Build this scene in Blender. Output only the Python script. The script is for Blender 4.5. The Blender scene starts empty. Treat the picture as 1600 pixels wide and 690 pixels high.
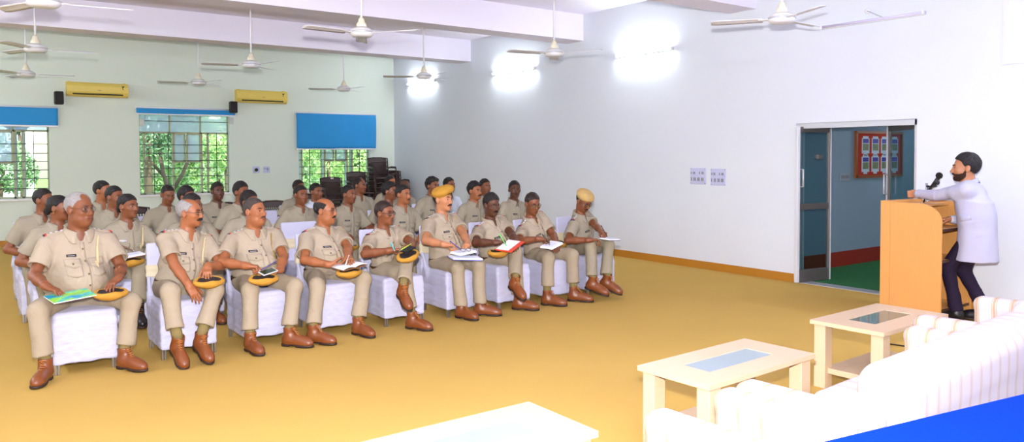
import bpy, math, random
import numpy as np
from mathutils import Vector, Matrix
random.seed(7)
SC = bpy.context.scene
COL = SC.collection
PI = math.pi
A3 = lambda *v: np.array(v, dtype=float)
def nrm(v):
    v = np.asarray(v, float); n = np.linalg.norm(v)
    return v / n if n > 1e-9 else v

# ---------------------------------------------------------------- camera model
FPX, CY0, YAW, PITCH, ROLL, EYE = 1197.26, 279.23, 0.630348, 0.0304144, -0.0032259, 1.65
_cy, _sy = math.cos(YAW), math.sin(YAW)
CF = A3(_sy*math.cos(PITCH), _cy*math.cos(PITCH), -math.sin(PITCH))
_r = A3(_cy, -_sy, 0); _u = np.cross(_r, CF)
CR = _r*math.cos(ROLL) + _u*math.sin(ROLL)
CU = -_r*math.sin(ROLL) + _u*math.cos(ROLL)
CAMP = A3(0, 0, EYE)
def ray(x, y): return CF + (x-800)/FPX*CR - (y-CY0)/FPX*CU
def at(x, y, Y):                       # the point of the vertical plane at distance Y
    d = ray(x, y); return CAMP + d*(Y/d[1])
def atx(x, y, X):
    d = ray(x, y); return CAMP + d*(X/d[0])
def atz(x, y, z=0.0):
    d = ray(x, y); return CAMP + d*((z-EYE)/d[2])

cd = bpy.data.cameras.new('camera'); cam = bpy.data.objects.new('camera', cd); COL.objects.link(cam)
cam.matrix_world = Matrix(((CR[0], CU[0], -CF[0], 0), (CR[1], CU[1], -CF[1], 0), (CR[2], CU[2], -CF[2], EYE), (0, 0, 0, 1)))
cd.sensor_width = 36; cd.lens = FPX/1600*36; cd.shift_y = -(345-CY0)/1600; cd.clip_end = 200; cd.clip_start = .05
SC.camera = cam
SC.view_settings.view_transform = 'Standard'; SC.view_settings.look = 'None'
SC.view_settings.gamma = 1; SC.view_settings.use_curve_mapping = False
SC.cycles.use_denoising = True
SC.cycles.max_bounces = 8; SC.cycles.transparent_max_bounces = 24
SC.cycles.sample_clamp_indirect = 8

# ---------------------------------------------------------------- materials
MATS = {}
def lin(c):
    return tuple((x/12.92 if x <= .04045 else ((x+.055)/1.055)**2.4) for x in c)
def rgb(r, g, b): return lin((r/255, g/255, b/255))
def mat(name, col, rough=.6, metal=0., bump=0., bscale=40., var=0., vscale=8., emit=0., trans=0., spec=.5, stretch=None, alpha=None, sheen=0., bdist=.01):
    if name in MATS: return MATS[name]
    m = bpy.data.materials.new(name); m.use_nodes = True; nt = m.node_tree
    b = nt.nodes['Principled BSDF']
    b.inputs['Base Color'].default_value = (*col, 1); b.inputs['Roughness'].default_value = rough
    b.inputs['Metallic'].default_value = metal; b.inputs['Specular IOR Level'].default_value = spec
    if trans: b.inputs['Transmission Weight'].default_value = trans
    if sheen: b.inputs['Sheen Weight'].default_value = sheen
    if emit:
        b.inputs['Emission Color'].default_value = (*col, 1); b.inputs['Emission Strength'].default_value = emit
    tc = nt.nodes.new('ShaderNodeTexCoord'); src = tc.outputs['Object']
    if stretch:
        mp = nt.nodes.new('ShaderNodeMapping'); mp.inputs['Scale'].default_value = stretch
        nt.links.new(src, mp.inputs['Vector']); src = mp.outputs['Vector']
    if var:
        n = nt.nodes.new('ShaderNodeTexNoise'); n.inputs['Scale'].default_value = vscale; n.inputs['Detail'].default_value = 4
        nt.links.new(src, n.inputs['Vector'])
        r = nt.nodes.new('ShaderNodeMix'); r.data_type = 'RGBA'
        r.inputs['A'].default_value = (*[max(0, c*(1-var)) for c in col], 1); r.inputs['B'].default_value = (*[min(1, c*(1+var)) for c in col], 1)
        nt.links.new(n.outputs['Fac'], r.inputs['Factor']); nt.links.new(r.outputs['Result'], b.inputs['Base Color'])
    if bump:
        n = nt.nodes.new('ShaderNodeTexNoise'); n.inputs['Scale'].default_value = bscale; n.inputs['Detail'].default_value = 5
        nt.links.new(src, n.inputs['Vector'])
        bp = nt.nodes.new('ShaderNodeBump'); bp.inputs['Strength'].default_value = bump; bp.inputs['Distance'].default_value = bdist
        nt.links.new(n.outputs['Fac'], bp.inputs['Height']); nt.links.new(bp.outputs['Normal'], b.inputs['Normal'])
    MATS[name] = m
    return m
def glassmat(name, col=(.8, .95, 1), gloss=.12, opac=0.0):
    if name in MATS: return MATS[name]
    m = bpy.data.materials.new(name); m.use_nodes = True; nt = m.node_tree; nt.nodes.clear()
    o = nt.nodes.new('ShaderNodeOutputMaterial'); t = nt.nodes.new('ShaderNodeBsdfTransparent'); t.inputs[0].default_value = (*col, 1)
    g = nt.nodes.new('ShaderNodeBsdfGlossy'); g.inputs['Roughness'].default_value = .03
    f = nt.nodes.new('ShaderNodeMixShader'); f.inputs[0].default_value = gloss
    nt.links.new(t.outputs[0], f.inputs[1]); nt.links.new(g.outputs[0], f.inputs[2]); out = f
    if opac:
        d = nt.nodes.new('ShaderNodeBsdfDiffuse'); d.inputs[0].default_value = (*col, 1)
        f2 = nt.nodes.new('ShaderNodeMixShader'); f2.inputs[0].default_value = opac
        nt.links.new(f.outputs[0], f2.inputs[1]); nt.links.new(d.outputs[0], f2.inputs[2]); out = f2
    nt.links.new(out.outputs[0], o.inputs[0]); MATS[name] = m
    return m
def stripemat(name, axis, base, tan):            # upholstery: groups of fine stripes repeating along one axis
    m = bpy.data.materials.new(name); m.use_nodes = True; nt = m.node_tree; b = nt.nodes['Principled BSDF']
    b.inputs['Roughness'].default_value = .85; b.inputs['Specular IOR Level'].default_value = .2
    tc = nt.nodes.new('ShaderNodeTexCoord'); sp = nt.nodes.new('ShaderNodeSeparateXYZ'); nt.links.new(tc.outputs['Object'], sp.inputs[0])
    mo = nt.nodes.new('ShaderNodeMath'); mo.operation = 'WRAP'; nt.links.new(sp.outputs[axis], mo.inputs[0]); mo.inputs[1].default_value = .115; mo.inputs[2].default_value = 0
    dv = nt.nodes.new('ShaderNodeMath'); dv.operation = 'DIVIDE'; nt.links.new(mo.outputs[0], dv.inputs[0]); dv.inputs[1].default_value = .115
    cr = nt.nodes.new('ShaderNodeValToRGB'); e = cr.color_ramp; e.interpolation = 'CONSTANT'
    stops = [(0, base), (.30, tan), (.34, base), (.38, tan), (.52, base), (.56, tan), (.60, base)]
    e.elements[0].position = 0; e.elements[0].color = (*stops[0][1], 1); e.elements[1].position = stops[1][0]; e.elements[1].color = (*stops[1][1], 1)
    for p, c in stops[2:]:
        q = e.elements.new(p); q.color = (*c, 1)
    nt.links.new(dv.outputs[0], cr.inputs[0]); nt.links.new(cr.outputs[0], b.inputs['Base Color'])
    n = nt.nodes.new('ShaderNodeTexNoise'); n.inputs['Scale'].default_value = 220
    nt.links.new(tc.outputs['Object'], n.inputs['Vector'])
    bp = nt.nodes.new('ShaderNodeBump'); bp.inputs['Strength'].default_value = .25; bp.inputs['Distance'].default_value = .004
    nt.links.new(n.outputs['Fac'], bp.inputs['Height']); nt.links.new(bp.outputs['Normal'], b.inputs['Normal'])
    MATS[name] = m
    return m
def skinmat(name, col, lip):
    if name in MATS: return MATS[name]
    m = mat(name, col, .48, spec=.4); nt = m.node_tree; b = nt.nodes['Principled BSDF']
    at_ = nt.nodes.new('ShaderNodeAttribute'); at_.attribute_name = 'tint'
    r = nt.nodes.new('ShaderNodeMix'); r.data_type = 'RGBA'; r.inputs['A'].default_value = (*col, 1); r.inputs['B'].default_value = (*lip, 1)
    nt.links.new(at_.outputs['Fac'], r.inputs['Factor']); nt.links.new(r.outputs['Result'], b.inputs['Base Color'])
    b.inputs['Subsurface Weight'].default_value = 0.0
    return m

# ---------------------------------------------------------------- objects and tags
def tag(o, label=None, cat=None, group=None, kind=None):
    if label: o['label'] = label
    if cat: o['category'] = cat
    if group: o['group'] = group
    if kind: o['kind'] = kind
    return o
def empty(name, loc, label=None, cat=None, group=None, rz=0):
    o = bpy.data.objects.new(name, None); COL.objects.link(o); o.location = loc; o.rotation_euler = (0, 0, rz); o.empty_display_size = .1
    return tag(o, label, cat, group)
def np_mesh(name, V, Fq, smooth=True):
    me = bpy.data.meshes.new(name)
    V = np.ascontiguousarray(V, dtype=np.float32); Fq = np.ascontiguousarray(Fq, dtype=np.int32); k = Fq.shape[1]
    me.vertices.add(len(V)); me.vertices.foreach_set('co', V.ravel())
    me.loops.add(Fq.size); me.loops.foreach_set('vertex_index', Fq.ravel())
    me.polygons.add(len(Fq)); me.polygons.foreach_set('loop_start', np.arange(0, Fq.size, k, dtype=np.int32))
    me.polygons.foreach_set('loop_total', np.full(len(Fq), k, dtype=np.int32))
    me.polygons.foreach_set('use_smooth', np.full(len(Fq), smooth))
    me.update(calc_edges=True); me.validate()
    return me
def link(name, me, m, parent=None, loc=(0, 0, 0)):
    o = bpy.data.objects.new(name, me); COL.objects.link(o)
    if m is not None and not me.materials: me.materials.append(m)
    if parent is not None: o.parent = parent
    o.location = loc
    return o
def copy_tree(o, parent=None):
    c = o.copy(); COL.objects.link(c)
    if parent is not None: c.parent = parent
    for ch in list(o.children): copy_tree(ch, c)
    return c

class MB:                                 # collects boxes, tubes and lathes into one mesh
    def __init__(s): s.v = []; s.f = []; s.sm = []
    def raw(s, V, Fs, smooth=False):
        b = len(s.v); s.v += [tuple(map(float, p)) for p in V]
        for q in Fs: s.f.append(tuple(b+i for i in q)); s.sm.append(smooth)
        return s
    def box(s, c, h, R=None, bev=0.):
        c = np.asarray(c, float); h = np.asarray(h, float); R = np.eye(3) if R is None else R
        bev = min(bev, .45*min(h))
        if bev <= 0:
            P = [c + R @ (h*A3(i, j, k)) for i in (-1, 1) for j in (-1, 1) for k in (-1, 1)]
            return s.raw(P, [(0, 1, 3, 2), (4, 6, 7, 5), (0, 4, 5, 1), (2, 3, 7, 6), (0, 2, 6, 4), (1, 5, 7, 3)])
        P = []; ix = {}
        for i in (-1, 1):
            for j in (-1, 1):
                for k in (-1, 1):
                    for a in range(3):
                        q = h*A3(i, j, k)
                        for b_ in range(3):
                            if b_ != a: q[b_] -= bev*(i, j, k)[b_]
                        ix[(i, j, k, a)] = len(P); P.append(c + R @ q)
        Fs = []
        for a in range(3):
            o1, o2 = [(1, 2), (2, 0), (0, 1)][a]
            for sg in (-1, 1):
                q = []
                for d1, d2 in ((-1, -1), (1, -1), (1, 1), (-1, 1)):
                    t = [0, 0, 0]; t[a] = sg; t[o1] = d1; t[o2] = d2; q.append(ix[(*t, a)])
                Fs.append(q if sg > 0 else q[::-1])
        for a in range(3):
            o1, o2 = [(1, 2), (2, 0), (0, 1)][a]
            for s1 in (-1, 1):
                for s2 in (-1, 1):
                    t0 = [0, 0, 0]; t0[o1] = s1; t0[o2] = s2; t1 = list(t0); t0[a] = -1; t1[a] = 1
                    q = [ix[(*t0, o1)], ix[(*t1, o1)], ix[(*t1, o2)], ix[(*t0, o2)]]
                    Fs.append(q if s1*s2 < 0 else q[::-1])
        for i in (-1, 1):
            for j in (-1, 1):
                for k in (-1, 1):
                    q = [ix[(i, j, k, 0)], ix[(i, j, k, 1)], ix[(i, j, k, 2)]]
                    Fs.append(q if i*j*k > 0 else q[::-1])
        return s.raw(P, Fs)
    def tube(s, pts, r, n=8, closed=False, flat=1.0, caps=True):
        pts = [np.asarray(p, float) for p in pts]; m = len(pts); rs = r if hasattr(r, '__len__') else [r]*m
        P = []; up = None
        for i in range(m):
            if closed: d = nrm(pts[(i+1) % m]-pts[i-1])
            else: d = nrm(pts[min(i+1, m-1)]-pts[max(i-1, 0)])
            if up is None: up = A3(0, 0, 1) if abs(d[2]) < .9 else A3(1, 0, 0)
            a = nrm(np.cross(d, up)); b = np.cross(a, d); up = b
            for k in range(n):
                t = 2*PI*k/n; P.append(pts[i] + rs[i]*(math.cos(t)*a + flat*math.sin(t)*b))
        Fs = []
        for i in range(m if closed else m-1):
            j = (i+1) % m
            for k in range(n): Fs.append((i*n+k, i*n+(k+1) % n, j*n+(k+1) % n, j*n+k))
        if not closed and caps: Fs += [tuple(range(n))[::-1], tuple((m-1)*n+k for k in range(n))]
        return s.raw(P, Fs, True)
    def lathe(s, c, prof, n=24, R=None):
        c = np.asarray(c, float); R = np.eye(3) if R is None else R; P = []; m = len(prof)
        for r, z in prof:
            for k in range(n):
                t = 2*PI*k/n; P.append(c + R @ A3(r*math.cos(t), r*math.sin(t), z))
        Fs = [(i*n+k, i*n+(k+1) % n, (i+1)*n+(k+1) % n, (i+1)*n+k) for i in range(m-1) for k in range(n)]
        Fs += [tuple(range(n))[::-1], tuple((m-1)*n+k for k in range(n))]
        return s.raw(P, Fs, True)
    def prism(s, poly, O, U, V, W, t):     # polygon in U,V extruded along W by t
        O, U, V, W = [np.asarray(x, float) for x in (O, U, V, W)]; n = len(poly)
        P = [O+a*U+b*V for a, b in poly] + [O+a*U+b*V+t*W for a, b in poly]
        return s.raw(P, [tuple(range(n))[::-1], tuple(range(n, 2*n))] + [(i, (i+1) % n, n+(i+1) % n, n+i) for i in range(n)])
    def sheet(s, G, D, t):                 # grid of points (a,b,3) given thickness t against direction D
        G = np.asarray(G, float); a, b = G.shape[:2]; D = np.asarray(D, float)
        T = (G - D*t).reshape(-1, 3); B = (G + D*.002).reshape(-1, 3); n = a*b; Fs = []
        for i in range(a-1):
            for j in range(b-1):
                q = (i*b+j, i*b+j+1, (i+1)*b+j+1, (i+1)*b+j); Fs.append(q); Fs.append(tuple(n+x for x in q[::-1]))
        ring = [(i*b) for i in range(a)] + [(a-1)*b+j for j in range(1, b)] + [i*b+b-1 for i in range(a-2, -1, -1)] + [j for j in range(b-2, 0, -1)]
        for i in range(len(ring)):
            p, q = ring[i], ring[(i+1) % len(ring)]; Fs.append((p, q, n+q, n+p))
        return s.raw(np.vstack([T, B]), Fs, True)
    def mesh(s, name):
        me = bpy.data.meshes.new(name); me.from_pydata(s.v, [], s.f); me.polygons.foreach_set('use_smooth', s.sm); me.update(); return me
    def build(s, name, m, parent=None, loc=(0, 0, 0)): return link(name, s.mesh(name), m, parent, loc)
def Rx(a): c, s = math.cos(a), math.sin(a); return np.array([[1, 0, 0], [0, c, -s], [0, s, c]])
def Ry(a): c, s = math.cos(a), math.sin(a); return np.array([[c, 0, s], [0, 1, 0], [-s, 0, c]])
def Rz(a): c, s = math.cos(a), math.sin(a); return np.array([[c, -s, 0], [s, c, 0], [0, 0, 1]])
def frame(f, up):                         # columns: right, forward, up
    f = nrm(f); r = nrm(np.cross(f, up)); return np.array([r, f, np.cross(r, f)]).T

# ---------------------------------------------------------------- soft solids (distance fields turned into quads)
class Field:
    def __init__(s, lo, hi, h):
        s.h = h; s.lo = np.asarray(lo, float); n = np.maximum(np.ceil((np.asarray(hi, float)-s.lo)/h).astype(int)+1, 3); s.n = n
        s.ax = [(s.lo[i]+h*np.arange(n[i])).astype(np.float32) for i in range(3)]; s.A = np.full(n, .5, np.float32)
    def win(s, lo, hi, m):
        i0 = np.clip(np.floor((np.asarray(lo)-m-s.lo)/s.h).astype(int), 0, s.n); i1 = np.clip(np.ceil((np.asarray(hi)+m-s.lo)/s.h).astype(int)+1, 0, s.n)
        if (i1 <= i0).any(): return None
        sl = tuple(slice(a, b) for a, b in zip(i0, i1))
        return sl, (s.ax[0][sl[0]][:, None, None], s.ax[1][sl[1]][None, :, None], s.ax[2][sl[2]][None, None, :])
    def add(s, prim, k=.01, op='u'):
        f, lo, hi = prim; w = s.win(lo, hi, max(k, .012)+2*s.h)
        if w is None: return s
        sl, (X, Y, Z) = w; d = f(X, Y, Z); a = s.A[sl]
        if op == 'u': h = np.clip(.5+.5*(a-d)/k, 0, 1); s.A[sl] = a*(1-h)+d*h-k*h*(1-h)
        elif op == 's': d = -d; h = np.clip(.5-.5*(a-d)/k, 0, 1); s.A[sl] = a*(1-h)+d*h+k*h*(1-h)
        return s
    def cut(s, f):                         # keep only where f < 0
        X, Y, Z = s.ax[0][:, None, None], s.ax[1][None, :, None], s.ax[2][None, None, :]
        s.A = np.maximum(s.A, f(X, Y, Z).astype(np.float32)); return s
    def warp(s, f):
        near = np.abs(s.A) < .06; i = np.nonzero(near)
        s.A[i] += f(s.ax[0][i[0]], s.ax[1][i[1]], s.ax[2][i[2]]).astype(np.float32); return s
    def sample(s, P):
        q = (P-s.lo)/s.h; i = np.clip(np.floor(q).astype(int), 0, s.n-2); t = np.clip(q-i, 0, 1); r = 0
        for a in (0, 1):
            for b in (0, 1):
                for c in (0, 1):
                    r = r + s.A[i[..., 0]+a, i[..., 1]+b, i[..., 2]+c]*(t[..., 0] if a else 1-t[..., 0])*(t[..., 1] if b else 1-t[..., 1])*(t[..., 2] if c else 1-t[..., 2])
        return r
    def hit(s, P, D, far=.5, st=.005):     # first surface met from points P along D
        P = np.asarray(P, float); D = nrm(D); tt = np.arange(0, far, st); prev = s.sample(P); res = np.full(P.shape[:-1], np.nan)
        for t in tt[1:]:
            v = s.sample(P+D*t); m = np.isnan(res) & (v < 0) & (prev >= 0); res = np.where(m, t-st*(-v)/np.maximum(prev-v, 1e-6), res); prev = v
        bad = np.isnan(res)
        if bad.any(): res = np.where(bad, np.nanmax(res) if (~bad).any() else .1, res)
        return P+D*res[..., None]
    def net(s, relax=1):
        A = s.A.copy()
        for i in range(3):
            sl = [slice(None)]*3; sl[i] = 0; A[tuple(sl)] = np.maximum(A[tuple(sl)], 1e-3); sl[i] = -1; A[tuple(sl)] = np.maximum(A[tuple(sl)], 1e-3)
        S = A < 0; nx, ny, nz = A.shape; c = np.zeros((nx-1, ny-1, nz-1), np.int8)
        cs = [(a, b, d) for a in (0, 1) for b in (0, 1) for d in (0, 1)]
        for a, b, d in cs: c += S[a:nx-1+a, b:ny-1+b, d:nz-1+d]
        I = np.argwhere((c > 0) & (c < 8))
        if len(I) == 0: return np.zeros((3, 3)), np.array([[0, 1, 2, 2]])
        ident = np.full(c.shape, -1, np.int32); ident[tuple(I.T)] = np.arange(len(I))
        val = {q: A[I[:, 0]+q[0], I[:, 1]+q[1], I[:, 2]+q[2]] for q in cs}; acc = np.zeros((len(I), 3)); cnt = np.zeros(len(I))
        for p in cs:
            for ax in range(3):
                if p[ax]: continue
                q = list(p); q[ax] = 1; q = tuple(q); va, vb = val[p], val[q]; m = (va < 0) != (vb < 0)
                t = np.where(m, va/np.where(va == vb, 1, va-vb), 0); pos = np.tile(np.array(p, float), (len(I), 1)); pos[:, ax] += t
                acc += pos*m[:, None]; cnt += m
        V = s.lo + s.h*(I + acc/cnt[:, None]); Fs = []
        for ax in range(3):
            b, d = (ax+1) % 3, (ax+2) % 3
            sa = [slice(None)]*3; sb = [slice(None)]*3; sa[ax] = slice(0, -1); sb[ax] = slice(1, None)
            s0, s1 = S[tuple(sa)], S[tuple(sb)]; E = np.argwhere(s0 != s1)
            E = E[(E[:, b] > 0) & (E[:, d] > 0) & (E[:, b] < A.shape[b]-1) & (E[:, d] < A.shape[d]-1)]
            def g(ob, od):
                e = E.copy(); e[:, b] += ob; e[:, d] += od; return ident[tuple(e.T)]
            q = np.stack([g(-1, -1), g(0, -1), g(0, 0), g(-1, 0)], 1); inside = s0[tuple(E.T)]
            q[~inside] = q[~inside][:, ::-1]; Fs.append(q)
        Fq = np.vstack(Fs); Fq = Fq[(Fq >= 0).all(1)]
        for _ in range(relax):
            sm = np.zeros_like(V); ct = np.zeros(len(V))
            for i in range(4):
                for j in (1, 3): np.add.at(sm, Fq[:, i], V[Fq[:, (i+j) % 4]]); np.add.at(ct, Fq[:, i], 1)
            V = np.where(ct[:, None] > 0, .5*V+.5*sm/np.maximum(ct, 1)[:, None], V)
        return V, Fq
    def mesh(s, name, relax=1, off=(0, 0, 0)):
        V, Fq = s.net(relax); return np_mesh(name, V-np.asarray(off), Fq)
def cone(a, b, r1, r2, flat=False):
    a = np.asarray(a, float); b = np.asarray(b, float); ba = b-a; L2 = max(ba@ba, 1e-9); L = math.sqrt(L2); R = max(r1, r2)
    def f(X, Y, Z):
        px, py, pz = X-a[0], Y-a[1], Z-a[2]; t0 = (px*ba[0]+py*ba[1]+pz*ba[2])/L2; t = np.clip(t0, 0, 1)
        d = np.sqrt((px-t*ba[0])**2+(py-t*ba[1])**2+(pz-t*ba[2])**2)-(r1+(r2-r1)*t)
        if flat: d = np.maximum(d, np.maximum(-t0, t0-1)*L)
        return d
    return f, np.minimum(a, b)-R, np.maximum(a, b)+R
def ell(c, r, R=None):
    c = np.asarray(c, float); r = np.asarray(r, float); M = np.eye(3) if R is None else R; q = np.abs(M)@r
    def f(X, Y, Z):
        x, y, z = X-c[0], Y-c[1], Z-c[2]
        u = x*M[0, 0]+y*M[1, 0]+z*M[2, 0]; v = x*M[0, 1]+y*M[1, 1]+z*M[2, 1]; w = x*M[0, 2]+y*M[1, 2]+z*M[2, 2]
        k0 = np.sqrt((u/r[0])**2+(v/r[1])**2+(w/r[2])**2); k1 = np.sqrt((u/r[0]**2)**2+(v/r[1]**2)**2+(w/r[2]**2)**2)+1e-6
        return k0*(k0-1)/k1
    return f, c-q, c+q
def rbox(c, h, rad, R=None):
    c = np.asarray(c, float); h = np.asarray(h, float); M = np.eye(3) if R is None else R; q = np.abs(M)@h
    def f(X, Y, Z):
        x, y, z = X-c[0], Y-c[1], Z-c[2]
        u = np.abs(x*M[0, 0]+y*M[1, 0]+z*M[2, 0])-h[0]+rad; v = np.abs(x*M[0, 1]+y*M[1, 1]+z*M[2, 1])-h[1]+rad; w = np.abs(x*M[0, 2]+y*M[1, 2]+z*M[2, 2])-h[2]+rad
        return np.sqrt(np.maximum(u, 0)**2+np.maximum(v, 0)**2+np.maximum(w, 0)**2)+np.minimum(np.maximum(u, np.maximum(v, w)), 0)-rad
    return f, c-q, c+q
def loft(P, M, L, secs, grow=0., p=2.3):   # stacked ellipses along M's third axis: (w, rx, front, back)
    P = np.asarray(P, float); ws = [q[0]*L for q in secs]; rx_ = [q[1]+grow for q in secs]; rf = [q[2]+grow for q in secs]; rb = [q[3]+grow for q in secs]
    R = max(max(rx_), max(rf), max(rb)); e0 = P+M[:, 2]*ws[0]; e1 = P+M[:, 2]*ws[-1]
    def f(X, Y, Z):
        x, y, z = X-P[0], Y-P[1], Z-P[2]
        u = x*M[0, 0]+y*M[1, 0]+z*M[2, 0]; v = x*M[0, 1]+y*M[1, 1]+z*M[2, 1]; w = x*M[0, 2]+y*M[1, 2]+z*M[2, 2]
        a = np.interp(w, ws, rx_); b = np.where(v > 0, np.interp(w, ws, rf), np.interp(w, ws, rb))
        k = (np.abs(u/a)**p+np.abs(v/b)**p)**(1/p); d = (k-1)*np.minimum(a, b)
        return np.maximum(d, np.maximum(ws[0]-w, w-ws[-1]))
    return f, np.minimum(e0, e1)-R, np.maximum(e0, e1)+R
def inhead(prim_list, C, M, sc):           # primitives given in head coordinates, moved to the world
    C = np.asarray(C, float)
    return [(lambda X, Y, Z, f=f: sc*f(*[((X-C[0])*M[0, i]+(Y-C[1])*M[1, i]+(Z-C[2])*M[2, i])/sc for i in range(3)]),
             C+sc*(M@((lo+hi)/2)-np.abs(M)@((hi-lo)/2)), C+sc*(M@((lo+hi)/2)+np.abs(M)@((hi-lo)/2))) for f, lo, hi in prim_list]
# ================================================================ people
SKIN = {
 'deep': skinmat('skin_deep', rgb(88, 52, 34), rgb(76, 38, 32)),
 'brown': skinmat('skin_brown', rgb(122, 71, 43), rgb(100, 50, 40)),
 'tan': skinmat('skin_tan', rgb(150, 91, 56), rgb(124, 62, 50)),
 'light': skinmat('skin_light', rgb(178, 120, 84), rgb(150, 80, 68)),
}
M_SHIRT = mat('khaki_shirt_cloth', rgb(164, 150, 130), .8, bump=.6, bscale=15, bdist=.02, spec=.2)
M_SHIRT2 = mat('khaki_dimmed_shirt_cloth', rgb(154, 145, 127), .8, bump=.6, bscale=15, bdist=.02, spec=.2)  # same khaki, greyed: the weaker flash farther back put into the colour
M_WSHIRT = mat('white_shirt_cloth', rgb(200, 206, 222), .8, bump=.2, bscale=50, spec=.2)
M_TROU = mat('khaki_trouser_cloth', rgb(158, 144, 122), .82, bump=.55, bscale=14, bdist=.02, spec=.2)
M_TROU2 = mat('khaki_dimmed_trouser_cloth', rgb(148, 138, 117), .82, bump=.55, bscale=14, bdist=.02, spec=.2)  # trouser khaki greyed likewise for sitters who get less flash
M_HAIR = mat('black_hair', rgb(24, 18, 18), .6, bump=.8, bscale=160, spec=.35, stretch=(1, 1, .3))
M_GREY = mat('grey_hair', rgb(150, 146, 144), .7, bump=.8, bscale=160, spec=.3, var=.4, vscale=60)
M_SALT = mat('salt_and_pepper_hair', rgb(66, 58, 54), .7, bump=.8, bscale=160, spec=.3, var=.5, vscale=90)
M_BROWN = mat('dark_brown_hair', rgb(38, 22, 18), .5, bump=.6, bscale=120, spec=.4, stretch=(1, 1, .3))
M_BOOT = mat('brown_leather', rgb(120, 64, 28), .38, bump=.1, bscale=40, var=.15, vscale=14, spec=.5)
M_BBOOT = mat('black_leather', rgb(24, 20, 22), .35, bump=.1, bscale=40)
M_SOLE = mat('dark_rubber_sole', rgb(44, 24, 18), .6)
M_LACE = mat('brown_laces', rgb(168, 104, 46), .7)
M_SOCK = mat('olive_sock', rgb(124, 108, 62), .9, bump=.4, bscale=200)
M_BELT = mat('brown_belt_leather', rgb(92, 48, 26), .45)
M_BUCK = mat('steel_buckle', rgb(190, 190, 190), .25, metal=1)
M_BADGE = mat('black_name_plate', rgb(22, 18, 20), .35)
M_BTXT = mat('plate_lettering', rgb(205, 200, 200), .5)
M_RIB = mat('red_ribbon', rgb(196, 40, 36), .6)
M_RIB2 = mat('navy_ribbon', rgb(40, 40, 60), .6)
M_STAR = mat('silver_star', rgb(215, 215, 220), .3, metal=.6)
M_CORD = {'cream': mat('cream_cord', rgb(206, 186, 138), .7), 'olive': mat('olive_cord', rgb(136, 112, 48), .7), 'yellow': mat('yellow_cord', rgb(214, 168, 48), .7)}
M_BERET = mat('golden_khaki_felt', rgb(178, 132, 52), .9, bump=.3, bscale=120, spec=.15)
M_BERET2 = mat('pale_khaki_felt', rgb(182, 152, 98), .9, bump=.3, bscale=120, spec=.15)
M_LINING = mat('black_beret_lining', rgb(36, 24, 22), .7)
M_EYE = mat('eye_white', rgb(158, 146, 138), .4)
M_IRIS = mat('dark_iris', rgb(28, 16, 12), .2)
M_SPEC = mat('dark_spectacle_frame', rgb(30, 22, 22), .3)
M_LENS = glassmat('clear_lens', (.93, .95, .96), .1)
M_THREAD = mat('red_wrist_thread', rgb(200, 40, 30), .8)
M_GOLD = mat('gold_ring', rgb(212, 170, 80), .3, metal=1)

def boot_meshes(mleather):
    out = []
    F = Field((-.07, -.1, -.01), (.07, .23, .2), .006)
    F.add(ell((0, .145, .035), (.048, .075, .05)), .02).add(ell((0, .05, .05), (.044, .12, .06)), .03).add(ell((0, -.03, .05), (.04, .055, .06)), .03)
    F.add(cone((0, -.012, .06), (0, -.016, .165), .046, .05, True), .03)
    F.cut(lambda X, Y, Z: .018-Z+0*X+0*Y).add(cone((0, -.016, .11), (0, -.018, .2), .04, .043, True), .004, 's')
    V, Q = F.net(1)
    me = np_mesh('boot', V, Q); me.materials.append(mleather); out.append(me)
    F = Field((-.07, -.1, -.01), (.07, .24, .05), .006)
    F.add(ell((0, .14, .012), (.052, .082, .05)), .01).add(ell((0, .05, .012), (.045, .12, .05)), .02).add(ell((0, -.035, .012), (.043, .055, .05)), .02)
    F.cut(lambda X, Y, Z: np.abs(Z-.011)-.011+0*X+0*Y).add(rbox((0, .035, 0), (.08, .03, .01), .004), .003, 's')
    me = F.mesh('sole', 1); me.materials.append(M_SOLE); out.append(me)
    b = MB()
    for i in range(6):
        t = i/5; y = .10-.062*t; z = .088+.068*t
        if i: b.tube([(-.02, y-.012, z-.002), (0, y+.006, z+.006), (.02, y-.012, z-.002)], .0028, 5)
        b.tube([(-.02, y-.005, z-.002), (.008, y-.006, z+.006), (.02, y-.026, z+.014)], .0024, 5)
    b.tube([(-.03, .045, .155), (-.012, .052, .162), (0, .05, .158), (.014, .054, .162), (.032, .043, .15)], .003, 5)
    me = b.mesh('laces'); me.materials.append(M_LACE); out.append(me)
    return out
BOOT = boot_meshes(M_BOOT); BLACKBOOT = boot_meshes(M_BBOOT)
def add_boot(root, kind, ankle, yaw, pitch=0., name='boot'):
    f = A3(math.sin(yaw), -math.cos(yaw), 0)
    f = nrm(f*math.cos(pitch)-A3(0, 0, math.sin(pitch)))
    M = frame(f, (0, 0, 1))
    o = link(name, kind[0], None, root)
    o.matrix_basis = Matrix.Translation(Vector(ankle-A3(*root.location))) @ Matrix([list(r) for r in M]).to_4x4() @ Matrix.Translation((0, .016, -.09))
    link('sole', kind[1], None, o); link('laces', kind[2], None, o)
    return M

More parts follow.
